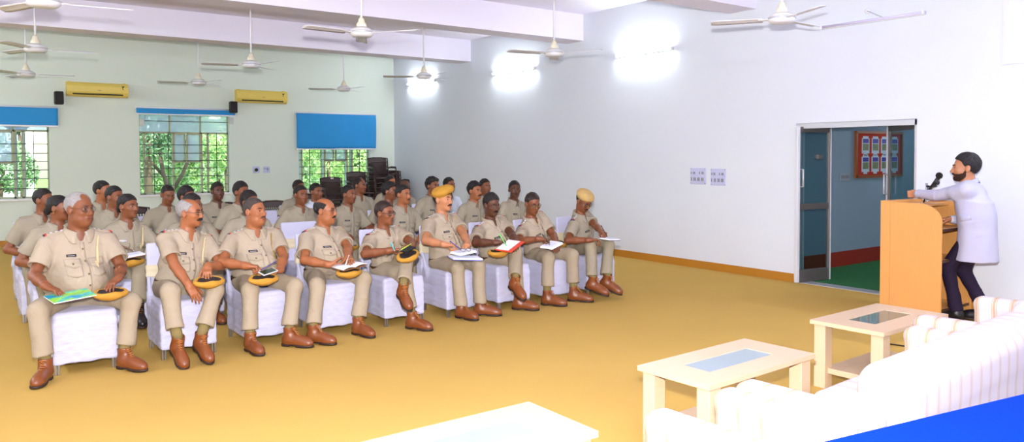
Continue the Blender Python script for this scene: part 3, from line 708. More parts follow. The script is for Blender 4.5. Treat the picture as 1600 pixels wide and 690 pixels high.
def blazer(sp, root, loc, N, P, up, L, TM, S, EL, WR, C, HM, sc, KN, AN, HP, FY):
    mj = mat('pale_lavender_white_blazer', rgb(180, 179, 200), .75, bump=.15, bscale=60, spec=.2); md = mat('dark_navy_trousers', rgb(34, 22, 44), .8, bump=.2, bscale=50, spec=.2)
    ms = M_WSHIRT; T = lambda x, y, z: N+TM@A3(x, y, z); w = 1.
    secs = [(-.06, .09, .07, .05), (.12, .150, .12, .095), (.25, .160, .125, .118), (.4, .158, .13, .122), (.6, .17, .135, .128), (.76, .176, .125, .125), (.88, .155, .095, .105), (.96, .105, .07, .08), (1.03, .065, .055, .06)]
    pts = [P-up*.2, N]+list(S.values())+list(EL.values())+list(WR.values()); F = Field(np.min(pts+[P-up*.4], 0)-.2, np.max(pts, 0)+.2, .007)
    VM = frame(A3(TM[0, 1], TM[1, 1], 0), (0, 0, 1)); F.add(loft(P, VM, 1., [(-.325, .192, .19, .165), (-.15, .190, .165, .155), (0, .180, .150, .148), (.12, .172, .145, .138), (.24, .150, .12, .11)], .012), .05)
    F.add(loft(P, TM, L, secs, .012), .09); FT = Field.__new__(Field); FT.__dict__.update(F.__dict__); FT.A = F.A.copy()
    for s in (1, -1):
        F.add(cone(T(s*.05, -.008, -.045), S[s], .06, .072), .035).add(cone(T(s*.10, .0, -.07), S[s]*.65+EL[s]*.35, .085, .062), .05).add(cone(S[s], EL[s], .062, .058), .05).add(cone(EL[s], WR[s]-nrm(WR[s]-EL[s])*.02, .06, .046, True), .014)
    F.warp(folds(11, .0035, .8))
    F.add(cone(N-up*.06, C, .066, .07), .006, 's').add(ell(T(0, .10, -.10), (.05, .06, .15), TM), .006, 's')
    jk = link('blazer', F.mesh('blazer', 1, loc), mj, root)
    def patch(pts2, D0, dist): return F.hit(np.array(pts2), -D0, dist)
    def sidepatch(y0, y1, z0, z1, ny, nz):     # on the wearer's left flank
        G = np.zeros((ny, nz, 3))
        for i, y in enumerate(np.linspace(y0, y1, ny)):
            for j, z in enumerate(np.linspace(z0, z1, nz)): G[i, j] = P+TM@A3(-.4, y, z)
        return F.hit(G, TM[:, 0], .6)
    MB().sheet(sidepatch(.0, .10, .075, .125, 6, 3)-loc, TM[:, 0], .006).build('pocket_flap', mj, jk)
    for q in (-.07, -.055, -.04):
        d = nrm(WR[-1]-EL[-1]); c = WR[-1]+d*q; MB().raw(*uvell(c-loc+nrm(np.cross(d, A3(0, 1, 0))*-1+A3(-1, 0, -.6))*.048, (.006, .006, .006))).build('cuff_button', mat('brown_button', rgb(120, 100, 70), .4), jk)
    b = MB()
    for s in (1, -1):                       # collar and lapels
        G = np.zeros((14, 3, 3))
        for i in range(14):
            t = i/13
            if t < .55:
                a = PI*(1-t/.55*.62); r_ = .068; zz = .025-.05*(t/.55)**1.5; G[i, 0] = T(s*math.sin(a)*r_, math.cos(a)*r_-.008, zz+.012); G[i, 1] = T(s*math.sin(a)*(r_+.014), math.cos(a)*(r_+.016)-.008, zz+.005); G[i, 2] = T(s*math.sin(a)*(r_+.036), math.cos(a)*(r_+.03)-.008, zz-.03)
            else:
                q = (t-.55)/.45; x0 = .062*(1-q)+.012*q; z0 = -.03-.23*q; wd = .05*(1-q)+.006; Y0 = [T(s*x0, .2, z0), T(s*(x0+wd*.5), .2, z0-.01), T(s*(x0+wd), .2, z0-.015)]
                H = FT.hit(np.array(Y0), -TM[:, 1], .6)+TM[:, 1]*.006; G[i, 0], G[i, 1], G[i, 2] = H
        b.sheet(G-loc, up, .004)
    b.build('lapel', mj, jk)
    # white shirt inside the jacket and at the cuffs
    F = Field(np.min([P, N], 0)-.2, np.max([P, N], 0)+.2, .009); F.add(loft(P, TM, L, [q for q in secs if q[0] > .1], -.004), .02)
    F.add(cone(N-up*.02, N+up*.045-TM[:, 1]*.0, .064, .062, True), .01).add(cone(N-up*.1, C, .055, .056), .004, 's')
    sh = link('shirt', F.mesh('shirt', 1, loc), ms, root)
    for s in (1, -1):
        d = nrm(WR[s]-EL[s]); MB().tube([WR[s]-d*.05-loc, WR[s]+d*.004-loc], [.039, .037], 16).build('shirt_cuff', ms, sh)
    pts = [P]+list(KN.values())+list(AN.values()); F = Field(np.min(pts, 0)-.18, np.max(pts, 0)+.18, .009)
    F.add(loft(P, TM, L, [(-.25, .13, .09, .1), (-.12, .17, .115, .135), (0, .165, .115, .13), (.15, .155, .11, .115)], .004), .02); hem = {}
    for s in (1, -1):
        d = nrm(AN[s]-KN[s]); e = AN[s]-d*.0; hem[s] = e
        F.add(cone(HP[s], KN[s], .082, .068), .04).add(cone(KN[s], KN[s]*.5+e*.5, .068, .060), .03).add(cone(KN[s]*.5+e*.5, e, .060, .066, True), .012)
    F.warp(folds(5, .003)); link('trousers', F.mesh('trousers', 1, loc), md, root)
    for s in (1, -1): add_boot(root, BLACKBOOT, AN[s], FY[s], 0, 'shoe')
# ================================================================ the room
XR, YB, CH = 8.774, 16.93, 4.055
XL, YF = -3.2, -2.6
M_WALL = mat('white_distemper_wall', rgb(218, 224, 232), .85, bump=.04, bscale=30, spec=.2, var=.015, vscale=2)
M_WALLB = mat('pale_green_white_wall', rgb(220, 230, 218), .85, bump=.04, bscale=30, spec=.2, var=.015, vscale=2)
M_CEIL = mat('white_ceiling_paint', rgb(236, 232, 246), .9, spec=.1)
M_FLOOR = mat('mustard_carpet', rgb(192, 158, 85), .95, bump=.25, bscale=300, spec=.05, var=.06, vscale=1.2)
M_BASE = mat('ochre_skirting_paint', rgb(176, 118, 26), .6)
M_FRAME = mat('olive_grey_window_paint', rgb(160, 164, 132), .5)
M_BAR = mat('dark_window_bar', rgb(58, 64, 56), .5)
M_ALU = mat('brushed_aluminium', rgb(196, 198, 204), .35, metal=.35, bump=.05, bscale=90)
M_ALUD = mat('grey_aluminium_rail', rgb(116, 110, 108), .4, metal=.5)
M_WHITE = mat('white_enamel', rgb(232, 232, 236), .4)
M_GLASS = glassmat('window_glass', (.86, .95, .97), .10)
M_GLASSB = glassmat('blueish_glass', (.78, .90, .97), .10, .38)
M_DOORG = glassmat('door_glass', (.72, .82, .84), .12)
def structure(o): o['kind'] = 'structure'; return o
structure(MB().box((5, 7, -.06), (8.4, 10.1, .06)).build('floor', M_FLOOR))
structure(MB().box((3, 7.1, CH+.08), (6.4, 10.2, .08)).build('ceiling', M_CEIL))
DY0, DY1, DZ = 4.29, 5.825, 2.05
b = MB().box((XR+.1, (YF+DY0)/2, CH/2), (.1, (DY0-YF)/2, CH/2)).box((XR+.1, (DY1+YB+.2)/2, CH/2), (.1, (YB+.2-DY1)/2, CH/2)).box((XR+.1, (DY0+DY1)/2, (CH+DZ)/2), (.1, (DY1-DY0)/2, (CH-DZ)/2))
structure(b.build('wall_right', M_WALL))
WIN = [(-.29, 1.49), (3.05, 4.83), (6.36, 8.13)]; WZ0, WZ1 = .875, 2.56
b = MB(); xs = [XL-.2]+[v for w_ in WIN for v in w_]+[XR]
for i in range(0, len(xs), 2): b.box(((xs[i]+xs[i+1])/2, YB+.12, CH/2), ((xs[i+1]-xs[i])/2, .12, CH/2))
for x0, x1 in WIN: b.box(((x0+x1)/2, YB+.12, WZ0/2), ((x1-x0)/2, .12, WZ0/2)).box(((x0+x1)/2, YB+.12, (WZ1+CH)/2), ((x1-x0)/2, .12, (CH-WZ1)/2))
structure(b.build('wall_back', M_WALLB))
structure(MB().box((XL-.1, 7.1, CH/2), (.1, 9.9, CH/2)).build('wall_left', M_WALL))
structure(MB().box((3, YF-.1, CH/2), (6.3, .1, CH/2)).build('wall_front', M_WALL))
for i, y in enumerate((13.47, 9.935, 6.435, 2.93)):
    structure(MB().box(((XL+XR)/2, y+.225, (3.61+CH)/2), ((XR-XL)/2, .225, (CH-3.61)/2)).build('ceiling_beam', M_CEIL))
structure(MB().box((XR-.008, (DY1+YB)/2, .055), (.008, (YB-DY1)/2, .055)).box((XR-.008, (DY0+YF)/2, .055), (.008, (DY0-YF)/2, .055)).build('baseboard_right', M_BASE))
structure(MB().box(((XL+XR-.016)/2, YB-.008, .055), ((XR-XL)/2-.01, .008, .055)).build('baseboard_back', M_BASE))
# windows: painted frame, hinged leaves, security bars, panes
for n, (x0, x1) in enumerate(WIN):
    wn = structure(MB().box(((x0+x1)/2, YB-.012, WZ0-.02), ((x1-x0)/2+.03, .03, .02), None, .005).build('window_%d' % (n+1), M_WHITE))
    yy = YB+.13; sx = (x1-x0)/540.; sz = (WZ1-WZ0)/507.
    px_ = lambda p: x0+(p-118)*sx
    pz_ = lambda p: WZ0+(625-p)*sz
    fr = MB()
    def bar(b_, xa, xb, za, zb, y=yy, d=.022): b_.box(((xa+xb)/2, y, (za+zb)/2), (abs(xb-xa)/2, d, abs(zb-za)/2))
    for p in (121, 655): bar(fr, px_(p)-.018, px_(p)+.018, WZ0, WZ1)
    for p in (120, 243, 620): bar(fr, x0, x1, pz_(p)-.018, pz_(p)+.018)
    for p in (298, 484): bar(fr, px_(p)-.016, px_(p)+.016, pz_(243), WZ1)
    for p in (151, 318, 490, 530): bar(fr, px_(p)-.018, px_(p)+.018, WZ0, pz_(243))
    fr.build('frame', M_FRAME, wn)
    gr = MB()
    for p in (172, 318, 370, 418, 465, 515, 570): bar(gr, x0+.02, x1-.02, pz_(p)-.007, pz_(p)+.007, yy-.04, .007)
    for p in (205, 288, 582): bar(gr, px_(p)-.007, px_(p)+.007, WZ0, pz_(243), yy-.04, .007)
    gr.build('security_bars', M_BAR, wn)
    for a, c, t, d in ((322, 386, 250, 425), (402, 480, 250, 425)):
        s_ = MB()
        for p in (a, c): bar(s_, px_(p)-.016, px_(p)+.016, pz_(d), pz_(t), yy-.015, .016)
        for p in (t, d): bar(s_, px_(a), px_(c), pz_(p)-.016, pz_(p)+.016, yy-.015, .016)
        s_ = s_.build('sash', M_FRAME, wn); MB().box(((px_(a)+px_(c))/2, yy-.015, (pz_(t)+pz_(d))/2), ((px_(c)-px_(a))/2, .003, (pz_(d)-pz_(t))/-2)).build('pane', M_GLASSB, s_)
    for a, c in ((118, 298), (298, 484), (484, 658)): MB().box(((px_(a)+px_(c))/2, yy, (WZ1+pz_(243))/2), ((px_(c)-px_(a))/2, .003, (WZ1-pz_(243))/2)).build('pane', M_GLASSB, wn)
    for hx, wd, sg in ((px_(151), .26, -1), (px_(318), .24, -1), (px_(490), .22, 1), (px_(530), .22, -1)):   # leaves swung open outwards
        R = Rz(math.radians(78)*1); c0 = A3(hx, yy+.02, (WZ0+pz_(243))/2); lf = MB(); hz = (pz_(243)-WZ0)/2-.02
        for q in (.015, wd-.015): lf.box(c0+R@A3(q, 0, 0), (.016, .014, hz), R)
        for q in (-hz+.015, hz-.015, -.02): lf.box(c0+R@A3(wd/2, 0, q), (wd/2, .014, .015), R)
        lf = lf.build('open_leaf', M_FRAME, wn); MB().box(c0+R@A3(wd/2, 0, 0), (wd/2-.02, .003, hz-.02), R).build('pane', M_GLASSB, lf)
    for sgn, xq in ((0, x0+.02), (1, x1-.02)):
        if n == 1: MB().box((xq+(.03 if sgn == 0 else .06), YB-.006, pz_(183 if sgn == 0 else 162)), (.045, .006, .07), None, .006).build('junction_box', mat('grey_white_plastic', rgb(196, 200, 196), .5), wn)
# roller blinds
M_BLUE = mat('blue_blind_fabric', rgb(40, 142, 206), .8, bump=.15, bscale=150, var=.05, vscale=3)
for x0, x1, z0, z1, lab in ((-.45, 1.645, 2.24, 2.585, 'blue roller blind half lowered over the far left window'), (2.98, 4.945, 2.525, 2.64, 'blue roller blind almost fully rolled up above the middle window'), (6.275, 8.265, 1.825, 2.635, 'blue roller blind pulled well down over the window in the corner')):
    r = empty('roller_blind', ((x0+x1)/2, YB-.06, z0), lab, 'blind', 'blue roller blinds on the back wall'); w2 = (x1-x0)/2; h = z1-z0
    G = np.array([[(x, .012*math.sin(3.2*x+1.5*z)*(z < h*.9)+.006*math.sin(9*x+z*4), z) for z in np.linspace(0, h-.01, 14)] for x in np.linspace(-w2+.012, w2-.012, 40)])
    MB().sheet(G, A3(0, -1, 0), .002).build('fabric', M_BLUE, r)
    MB().tube([(-w2, .03, h+.005), (w2, .03, h+.005)], .022, 14).build('roller_tube', M_WHITE, r)
    MB().box((0, 0, -.008), (w2-.006, .008, .016), None, .004).build('bottom_bar', M_WHITE, r)
    for s in (-1, 1): MB().box((s*w2, .034, h), (.006, .026, .03), None, .003).build('bracket', M_WHITE, r)
# split air conditioners and wall speakers
M_AC = mat('yellowed_cream_plastic', rgb(228, 202, 98), .45, var=.04, vscale=3)
for x0, x1, lab in ((1.775, 2.835, 'yellowed air conditioner on the back wall over the gap right of the far left window'), (4.945, 6.045, 'yellowed air conditioner high on the back wall between middle and corner windows')):
    r = empty('air_conditioner', ((x0+x1)/2, YB, 2.81), lab, 'air conditioner', 'air conditioners on the back wall'); w2 = (x1-x0)/2
    prof = [(0, .02), (-.10, .0), (-.17, .03), (-.195, .09), (-.195, .20), (-.175, .25), (-.14, .275), (0, .28)]
    MB().prism(prof, (-w2, 0, 0), (0, 1, 0), (0, 0, 1), (1, 0, 0), 2*w2).build('housing', M_AC, r)
    MB().box((0, -.186, .048), (w2*.82, .012, .012), Rx(-.5), .003).build('air_outlet', mat('dark_vent', rgb(70, 60, 30), .6), r)
    MB().box((0, -.178, .034), (w2*.8, .004, .014), Rx(-.9), .002).build('louver', M_AC, r)
    lg = MB()
    for dx, dz, r_ in ((0, .205, .018), (.016, .222, .010), (-.015, .218, .010)): lg.raw(*uvell((w2*.82+dx, -.196, dz), (r_, .003, r_*.7)))
    lg.tube([(w2*.82, -.197, .2), (w2*.82-.01, -.197, .17), (w2*.82+.01, -.197, .155)], .006, 6); lg.build('emblem', mat('dark_green_mark', rgb(40, 60, 20), .5), r)
    MB().box((.02, -.1965, .125), (.03, .002, .004)).build('badge_strip', mat('dark_print', rgb(80, 66, 20), .5), r)
    for s in (-1, 1): MB().box((s*w2*.9, -.05, .285), (.02, .05, .008), None, .002).build('mount_clip', M_AC, r)
M_BLK = mat('black_plastic', rgb(20, 16, 18), .45)
for x, z, lab in ((1.645, 2.765, 'small black wall speaker left of the left air conditioner'), (4.87, 2.70, 'small black wall speaker over the right end of the middle blind')):
    r = empty('wall_speaker', (x, YB-.02, z), lab, 'speaker', 'black wall speakers')
    F = Field((-.1, -.25, -.15), (.1, .05, .15), .008); F.add(rbox((0, -.13, 0), (.077, .075, .125), .025), .01); link('cabinet', F.mesh('cabinet'), M_BLK, r)
    MB().box((0, -.206, 0), (.062, .004, .105), None, .003).build('grille', mat('black_grille', rgb(34, 28, 28), .8, bump=.6, bscale=300), r)
    MB().tube([(0, -.06, 0), (0, .0, 0)], .018, 10).box((0, .015, 0), (.03, .005, .045)).build('bracket', M_BLK, r)
# sockets and switch plates
M_PLATE = mat('white_switch_plastic', rgb(192, 196, 226), .4); M_SW = mat('grey_switch_key', rgb(132, 132, 140), .4)
for x, lab, kind in ((5.385, 'white wall socket with a black round plug left of the corner window', 0), (5.615, 'white wall socket with empty holes and a key, nearest the corner window', 1)):
    r = empty('wall_socket', (x, YB, 1.355), lab, 'socket', 'wall sockets on the back wall'); MB().box((0, -.006, 0), (.075, .006, .07), None, .004).build('plate', M_PLATE, r)
    if kind == 0: MB().lathe((0, -.012, 0), [(.036, 0), (.036, .03), (.028, .04)], 16, Rx(PI/2)).build('plug', M_BLK, r)
    else:
        h = MB()
        for dx, dz in ((-.04, .02), (0, .02), (.02, -.012), (.02, .03), (.035, .01)): h.lathe((dx, -.012, dz), [(.010, 0), (.010, .004)], 10, Rx(PI/2))
        h.build('socket_hole', M_BLK, r)
for y0, y1, z, lab in ((7.27, 7.56, 1.343, 'white modular switch plate, the left one of the pair on the right wall'), (6.92, 7.185, 1.335, 'white modular switch plate, right one of the pair, nearer the glass door')):
    r = empty('switch_plate', (XR, (y0+y1)/2, z), lab, 'switch', 'switch plates on the right wall'); w2 = (y1-y0)/2
    MB().box((-.006, 0, 0), (.006, w2, .12), None, .004).build('plate', M_PLATE, r)
    for row, n, ya, yb, zz in ((0, 5, -w2*.9, -w2*.15, .045), (1, 5, w2*.2, w2*.9, .045), (2, 11, -w2*.9, w2*.9, -.045)):
        for i in range(n): MB().box((-.014, ya+(yb-ya)*(i+.5)/n, zz), (.004, (yb-ya)/n*.36, .018 if row < 2 else .026), None, .002).build('switch_key', M_SW if i % 3 else M_PLATE, r)
    sc = MB()
    for dy in (-.9, .9):
        for dz in (-.105, .105): sc.lathe((-.012, dy*w2, dz), [(.005, 0), (.005, .002)], 8, Ry(-PI/2))
    sc.build('screw', M_BLK, r)
# tube lights on the right wall
M_TUBE = mat('lit_fluorescent_tube', (.90, .96, 1.0), .5, emit=1)
MATS['lit_fluorescent_tube'].node_tree.nodes['Principled BSDF'].inputs['Emission Strength'].default_value = 150
M_TUBEOFF = mat('unlit_tube_glass', rgb(214, 208, 240), .3)
for y0, y1, z, lit, lab in ((14.88, 16.15, 3.34, True, 'lit fluorescent tube light on the right wall nearest the far corner'), (11.25, 12.6, 3.27, True, 'lit fluorescent tube light, the middle one of three lit on the right wall'), (7.89, 9.09, 3.25, True, 'lit fluorescent tube light on the right wall above the switch plates'), (4.2, 5.455, 3.22, False, 'unlit tube light on the right wall above the glass door')):
    r = empty('tube_light', (XR, (y0+y1)/2, z), lab, 'lamp', 'tube lights on the right wall'); w2 = (y1-y0)/2
    MB().box((-.018, 0, 0), (.018, w2, .022), None, .006).build('batten', M_WHITE, r)
    MB().tube([(-.055, -w2+.02, 0), (-.055, w2-.02, 0)], .014, 12).build('tube', M_TUBE if lit else M_TUBEOFF, r)
    for s in (-1, 1): MB().box((-.045, s*(w2-.012), 0), (.028, .012, .022), None, .004).build('end_cap', M_WHITE, r)
    ro = MB().lathe((0, .05, .12), [(.035, 0), (.035, .012), (.02, .025)], 16, Ry(-PI/2)).build('ceiling_rose', M_WHITE, r)
    MB().tube([(-.02, .05, .12), (-.05, .0, .10), (-.03, -.08, .05), (-.02, -.14, .02)], .004, 6).build('flex', mat('grey_flex', rgb(150, 150, 150), .5), ro)
tr = atx(1571, 101, XR); o = MB().box((XR-.009, tr[1], (CH+tr[2])/2), (.008, .02, (CH-tr[2])/2)).box((XR-.008, tr[1]-1.2, tr[2]+.02), (.008, 1.2, .02)).build('cable_trunking', mat('white_trunking', rgb(222, 222, 232), .5)); structure(o)  # surface-mounted cable trunking on the right wall, not a moulding
# ceiling fans
M_FAN = mat('white_fan_enamel', rgb(226, 226, 228), .35); M_FANG = mat('fan_blade_enamel', rgb(222, 222, 226), .4); M_FANC = mat('cream_fan_canopy', rgb(228, 220, 196), .4)
FANS = [(3.63, 7.75, 3.0, 65, 'over the front row left of centre, large and white'), (.65, 7.6, 2.97, 115, 'cut by the top edge of the picture on the left'), (.86, 11.2, 3.0, 116, 'directly below the fan cut by the picture edge'), (.99, 14.7, 3.0, 108, 'near the back wall left of the left air conditioner'), (3.56, 11.35, 3.0, 43, 'above the right side of the middle window'),
        (3.63, 14.6, 3.0, 46, 'near the back wall just left of the right air conditioner'), (6.35, 14.4, 3.0, 38, 'near the back wall above the corner blind'), (6.45, 11.35, 3.0, 28, 'in front of the tube light nearest the far corner'), (6.42, 7.85, 3.0, 51, 'against the right wall between two lit tube lights'), (6.65, 4.58, 3.0, 4.6, 'near the camera beside the unlit tube light')]
protof = None
for x, y, z, a, lab in FANS:
    topz = CH
    if protof is None:
        r = empty('ceiling_fan', (0, 0, 0), 'x', 'fan', 'white three-blade ceiling fans'); protof = r
        MB().tube([(0, 0, .10), (0, 0, 1.0)], .013, 10).build('down_rod', M_FAN, r)
        MB().lathe((0, 0, 0), [(.03, 1.0), (.06, .98), (.05, .93), (.02, .9)][::-1], 20).build('ceiling_cup', M_FAN, r)
        MB().lathe((0, 0, 0), [(.05, .045), (.056, .06), (.05, .09), (.034, .105), (.034, .125), (.018, .15)], 20).build('canopy', M_FANC, r)
        MB().lathe((0, 0, 0), [(.05, -.055), (.10, -.05), (.125, -.03), (.13, -.005), (.125, .015), (.10, .035), (.06, .05)], 28).build('motor', M_FAN, r)
        MB().lathe((0, 0, 0), [(.128, -.012), (.135, -.008), (.135, .002), (.128, .006)], 28).build('trim_ring', M_ALU, r)
        for k in range(3):
            R = Rz(2*PI*k/3)@Rx(.14); G = np.zeros((10, 5, 3))
            for i, q in enumerate(np.linspace(.18, .68, 10)):
                hw = .056+.012*(i/9) if i < 9 else .05
                for j, u in enumerate(np.linspace(-1, 1, 5)): G[i, j] = Rz(2*PI*k/3)@(A3(q, 0, -.015)+Rx(.16)@A3(0, u*hw, .006*(1-u*u)))
            bl = MB().sheet(G, A3(0, 0, -1), .003).build('blade', M_FANG, r)
            MB().box(Rz(2*PI*k/3)@A3(.165, 0, -.012), (.06, .022, .004), Rz(2*PI*k/3)@Rx(.1), .003).build('blade_arm', M_FAN, bl)
    else: r = copy_tree(protof)
    r.location = (x, y, z); r.rotation_euler = (0, 0, math.radians(a)); r['label'] = 'white three-blade ceiling fan '+lab
    r.scale = (1, 1, 1)
for r, (x, y, z, a, lab) in zip([o for o in COL.objects if o.name.startswith('ceiling_fan')], FANS): r.scale = (1, 1, (CH-z)/1.0)
# the glazed double door
def door_leaf(name, A, B, h, lab):
    A, B = A3(*A), A3(*B); d = nrm(B-A); W = np.linalg.norm(B-A); n = np.cross(d, A3(0, 0, 1)); R = np.array([d, n, A3(0, 0, 1)]).T
    r = MB(); P = lambda x, z: A+d*x+A3(0, 0, z)
    for x in (.025, W-.025): r.box(P(x, h/2+.01), (.025, .022, h/2), R, .004)
    r.box(P(W/2, h-.03), (W/2, .02, .035), R, .004).box(P(W/2, .09), (W/2, .02, .08), R, .004).box(P(W/2, .98), (W/2, .02, .04), R, .004)
    o = structure(r.build(name, M_ALUD))
    MB().box(P(.022, h/2+.01), (.024, .0245, h/2), R, .004).box(P(W-.016, h/2+.01), (.014, .0235, h/2), R, .004).build('flash_lit_stile', mat('flash_whitened_aluminium', rgb(216, 219, 226), .4), o)  # flash glare on the aluminium stiles put in as a whiter colour
    for z0, z1 in ((.17, .94), (1.02, h-.06)): MB().box(P(W/2, (z0+z1)/2), (W/2-.045, .003, (z1-z0)/2), R).build('pane', M_DOORG, o)
    return o, P, n, W
o, P, n, W = door_leaf('door_1', (8.70, 5.765, 0), (9.31, 5.665, 0), 2.0, '')
hp = [P(.02, 1.28)-n*0, P(.02, 1.28)+n*.05+A3(0, 0, 0), P(.025, 1.50)+n*.05, P(.02, 1.50)]
MB().tube([P(.05, 1.24)+n*.02, P(.05, 1.24)+n*.07, P(.05, 1.46)+n*.07, P(.05, 1.46)+n*.02], .011, 8).build('handle', M_ALU, o)
q = MB().box(P(.40, 1.62), (.05, .03, .03), None, .004).build('lock_box', M_ALUD, o)
o, P, n, W = door_leaf('door_2', (9.41, 4.95, 0), (8.88, 4.33, 0), 2.0, '')
MB().tube([P(.06, 1.16)+n*.02, P(.06, 1.16)+n*.07, P(.06, 1.40)+n*.07, P(.06, 1.40)+n*.02], .011, 8).build('handle', M_ALU, o)
b = MB().box((XR+.06, (DY0+DY1)/2, DZ-.035), (.035, (DY1-DY0)/2, .035), None, .004).box((XR+.06, DY0+.02, DZ/2), (.035, .02, DZ/2), None, .004).box((XR+.09, DY1-.018, DZ/2), (.03, .018, DZ/2), None, .004)
b.box((XR+.1, (DY0+DY1)/2, .004), (.1, (DY1-DY0)/2, .004))
structure(b.build('trim_1', M_ALU)); 
# lobby behind the door
M_LOB = mat('light_blue_lobby_paint', rgb(140, 162, 180), .8, var=.03, vscale=2); M_RED = mat('red_lobby_skirting', rgb(150, 40, 24), .6); M_GREEN = mat('green_lobby_carpet', rgb(20, 112, 52), .95, bump=.2, bscale=200)
structure(MB().box((11.2, 4.9, .003), (2.23, 1.345, .003)).build('floor_lobby', M_GREEN))
structure(MB().box((11.2, 6.33, 1.5), (2.26, .08, 1.5)).build('wall_lobby_left', M_LOB))
structure(MB().box((11.2, 3.46, 1.5), (2.26, .08, 1.5)).build('wall_lobby_right', M_LOB))
structure(MB().box((13.5, 4.9, 1.5), (.08, 1.5, 1.5)).build('wall_lobby_end', M_LOB))
structure(MB().box((11.2, 4.9, 3.03), (2.26, 1.5, .03)).build('ceiling_lobby', M_CEIL))
structure(MB().box((11.2, 6.242, .11), (2.2, .008, .11)).build('baseboard_lobby', M_RED))
r = empty('notice_board', (11.58, 6.248, 1.65), 'red notice board with eight printed sheets on the blue lobby wall', 'notice board')
MB().box((0, -.012, 0), (.66, .012, .33), None, .004).build('felt', mat('red_felt', rgb(176, 44, 18), .95), r)
MB().box((0, -.02, .335), (.68, .02, .02)).box((0, -.02, -.335), (.68, .02, .02)).box((-.665, -.02, 0), (.02, .02, .34)).box((.665, -.02, 0), (.02, .02, .34)).build('wooden_edge', mat('brown_board_edge', rgb(150, 84, 40), .5), r)
M_SHEET = mat('pale_blue_sheet', rgb(196, 214, 230), .6)
for j, zz in enumerate((.13, -.15)):
    for i, xx in enumerate((-.41, -.13, .14, .44)):
        s_ = MB().box((xx, -.026, zz), (.105, .002, .115)).box((xx, -.0262, zz+.127), (.075, .0015, .018)).box((xx, -.0262, zz-.13), (.05, .0015, .016)).build('printed_sheet', M_SHEET, r)
        MB().box((xx, -.0285, zz+.072), (.08, .001, .032)).build('purple_heading', mat('purple_print', rgb(70, 60, 160), .6), s_)
        MB().box((xx, -.0285, zz-.02), (.08, .001, .05)).build('group_photo', mat('group_photo_print', rgb(120, 130, 90), .6, var=.7, vscale=45), s_)
r = empty('switch_plate', (10.645, 6.25, 1.315), 'grey switch plate on the blue lobby wall left of the notice board', 'switch'); MB().box((0, -.006, 0), (.125, .006, .06), None, .003).build('plate', mat('grey_plate', rgb(150, 160, 170), .5), r)
for i in range(5): MB().box((-.08+.04*i, -.014, .005), (.013, .003, .022), None, .002).build('switch_key', M_SW, r)

# ================================================================ outdoors
structure(MB().box((8, 50, -.4), (60, 33, .05)).build('ground_outside', mat('lawn_ground', rgb(110, 150, 60), .95, var=.3, vscale=3)))
M_LEAF = [mat('leaf_dark', rgb(84, 124, 84), .6, var=.35, vscale=3), mat('leaf_light', rgb(160, 196, 124), .6, var=.3, vscale=3), mat('leaf_mid', rgb(118, 158, 108), .6, var=.3, vscale=3)]
for m_ in M_LEAF: m_.node_tree.nodes['Principled BSDF'].inputs['Transmission Weight'].default_value = 0
M_BARK = mat('grey_bark', rgb(96, 84, 70), .9, bump=.6, bscale=20)
def tree(x, y, blobs, nleaf, sz, m, trunk, lab, cat='tree', name='tree'):
    r = empty(name, (x, y, -.35), lab, cat, 'greenery outside the windows'); rs = np.random.RandomState(int(abs(x*13+y*7))); nleaf = int(nleaf*2.4); sz = sz*.62
    V = []; Q = []
    for i in range(nleaf):
        cx, cy, cz, br = blobs[rs.randint(len(blobs))]; d = rs.normal(size=3); d /= np.linalg.norm(d); p = A3(cx, cy, cz+.35)+d*br*rs.uniform(.4, 1)**.5
        a = rs.normal(size=3); a /= np.linalg.norm(a); b_ = nrm(np.cross(a, rs.normal(size=3))); l = sz*rs.uniform(.7, 1.4); k = len(V); n_ = np.cross(a, b_)
        V += [p-a*l, p+b_*l*.38+n_*l*.1, p+a*l, p-b_*l*.38+n_*l*.1]; Q.append((k, k+1, k+2, k+3))
    link('foliage', np_mesh('foliage', np.array(V), np.array(Q), False), m, r)
    t = MB()
    for pts, rr in trunk: t.tube([A3(*p)+A3(0, 0, .35) for p in pts], rr, 8)
    t.build('trunk', M_BARK, r)
tree(4.35, 20.2, [(-.2, 0, 2.5, .6), (.25, .1, 2.35, .5), (.0, 0, 1.9, .35), (-.45, .2, 2.0, .4), (.5, 0, 3.0, .6), (-.3, 0, 3.2, .7)], 420, .13, M_LEAF[0], [([(0, 0, -.35), (-.05, 0, .7), (-.2, 0, 1.3), (-.3, .05, 2.2)], [.07, .06, .05, .03]), ([(-.05, 0, .7), (.25, 0, 1.2), (.45, 0, 1.7), (.4, 0, 2.5)], [.05, .045, .04, .02]), ([(-.12, 0, 1.1), (-.5, .1, 1.6), (-.55, 0, 2.3)], [.04, .035, .02])], 'dark-leaved young tree with forking grey branches seen through the middle window')
tree(6.9, 24.5, [(0, 0, 2.6, 1.0), (.6, .3, 3.4, 1.0), (-.7, .2, 3.3, 1.0), (.2, 0, 1.7, .6)], 1500, .12, M_LEAF[1], [([(0, 0, -.35), (0, 0, 1.2), (.1, 0, 2.6)], [.09, .08, .05])], 'light green bushy tree behind the right half of the middle window')
tree(5.7, 30, [(0, 0, 2.4, 1.3), (1.4, .3, 3.2, 1.4), (-1.4, .2, 3.2, 1.4), (0, 0, 4.4, 1.5)], 1800, .16, M_LEAF[2], [([(0, 0, -.35), (0, 0, 2.4)], [.14, .1])], 'rounded mid green tree far behind the middle window')
tree(.95, 23.5, [(0, 0, 1.55, .75), (.35, .1, 1.25, .55), (-.5, 0, 1.5, .6)], 1300, .10, M_LEAF[2], [([(0, 0, -.35), (0, 0, .5), (.1, 0, 1.3)], [.07, .06, .04])], 'rounded clipped green tree seen through the far left window')
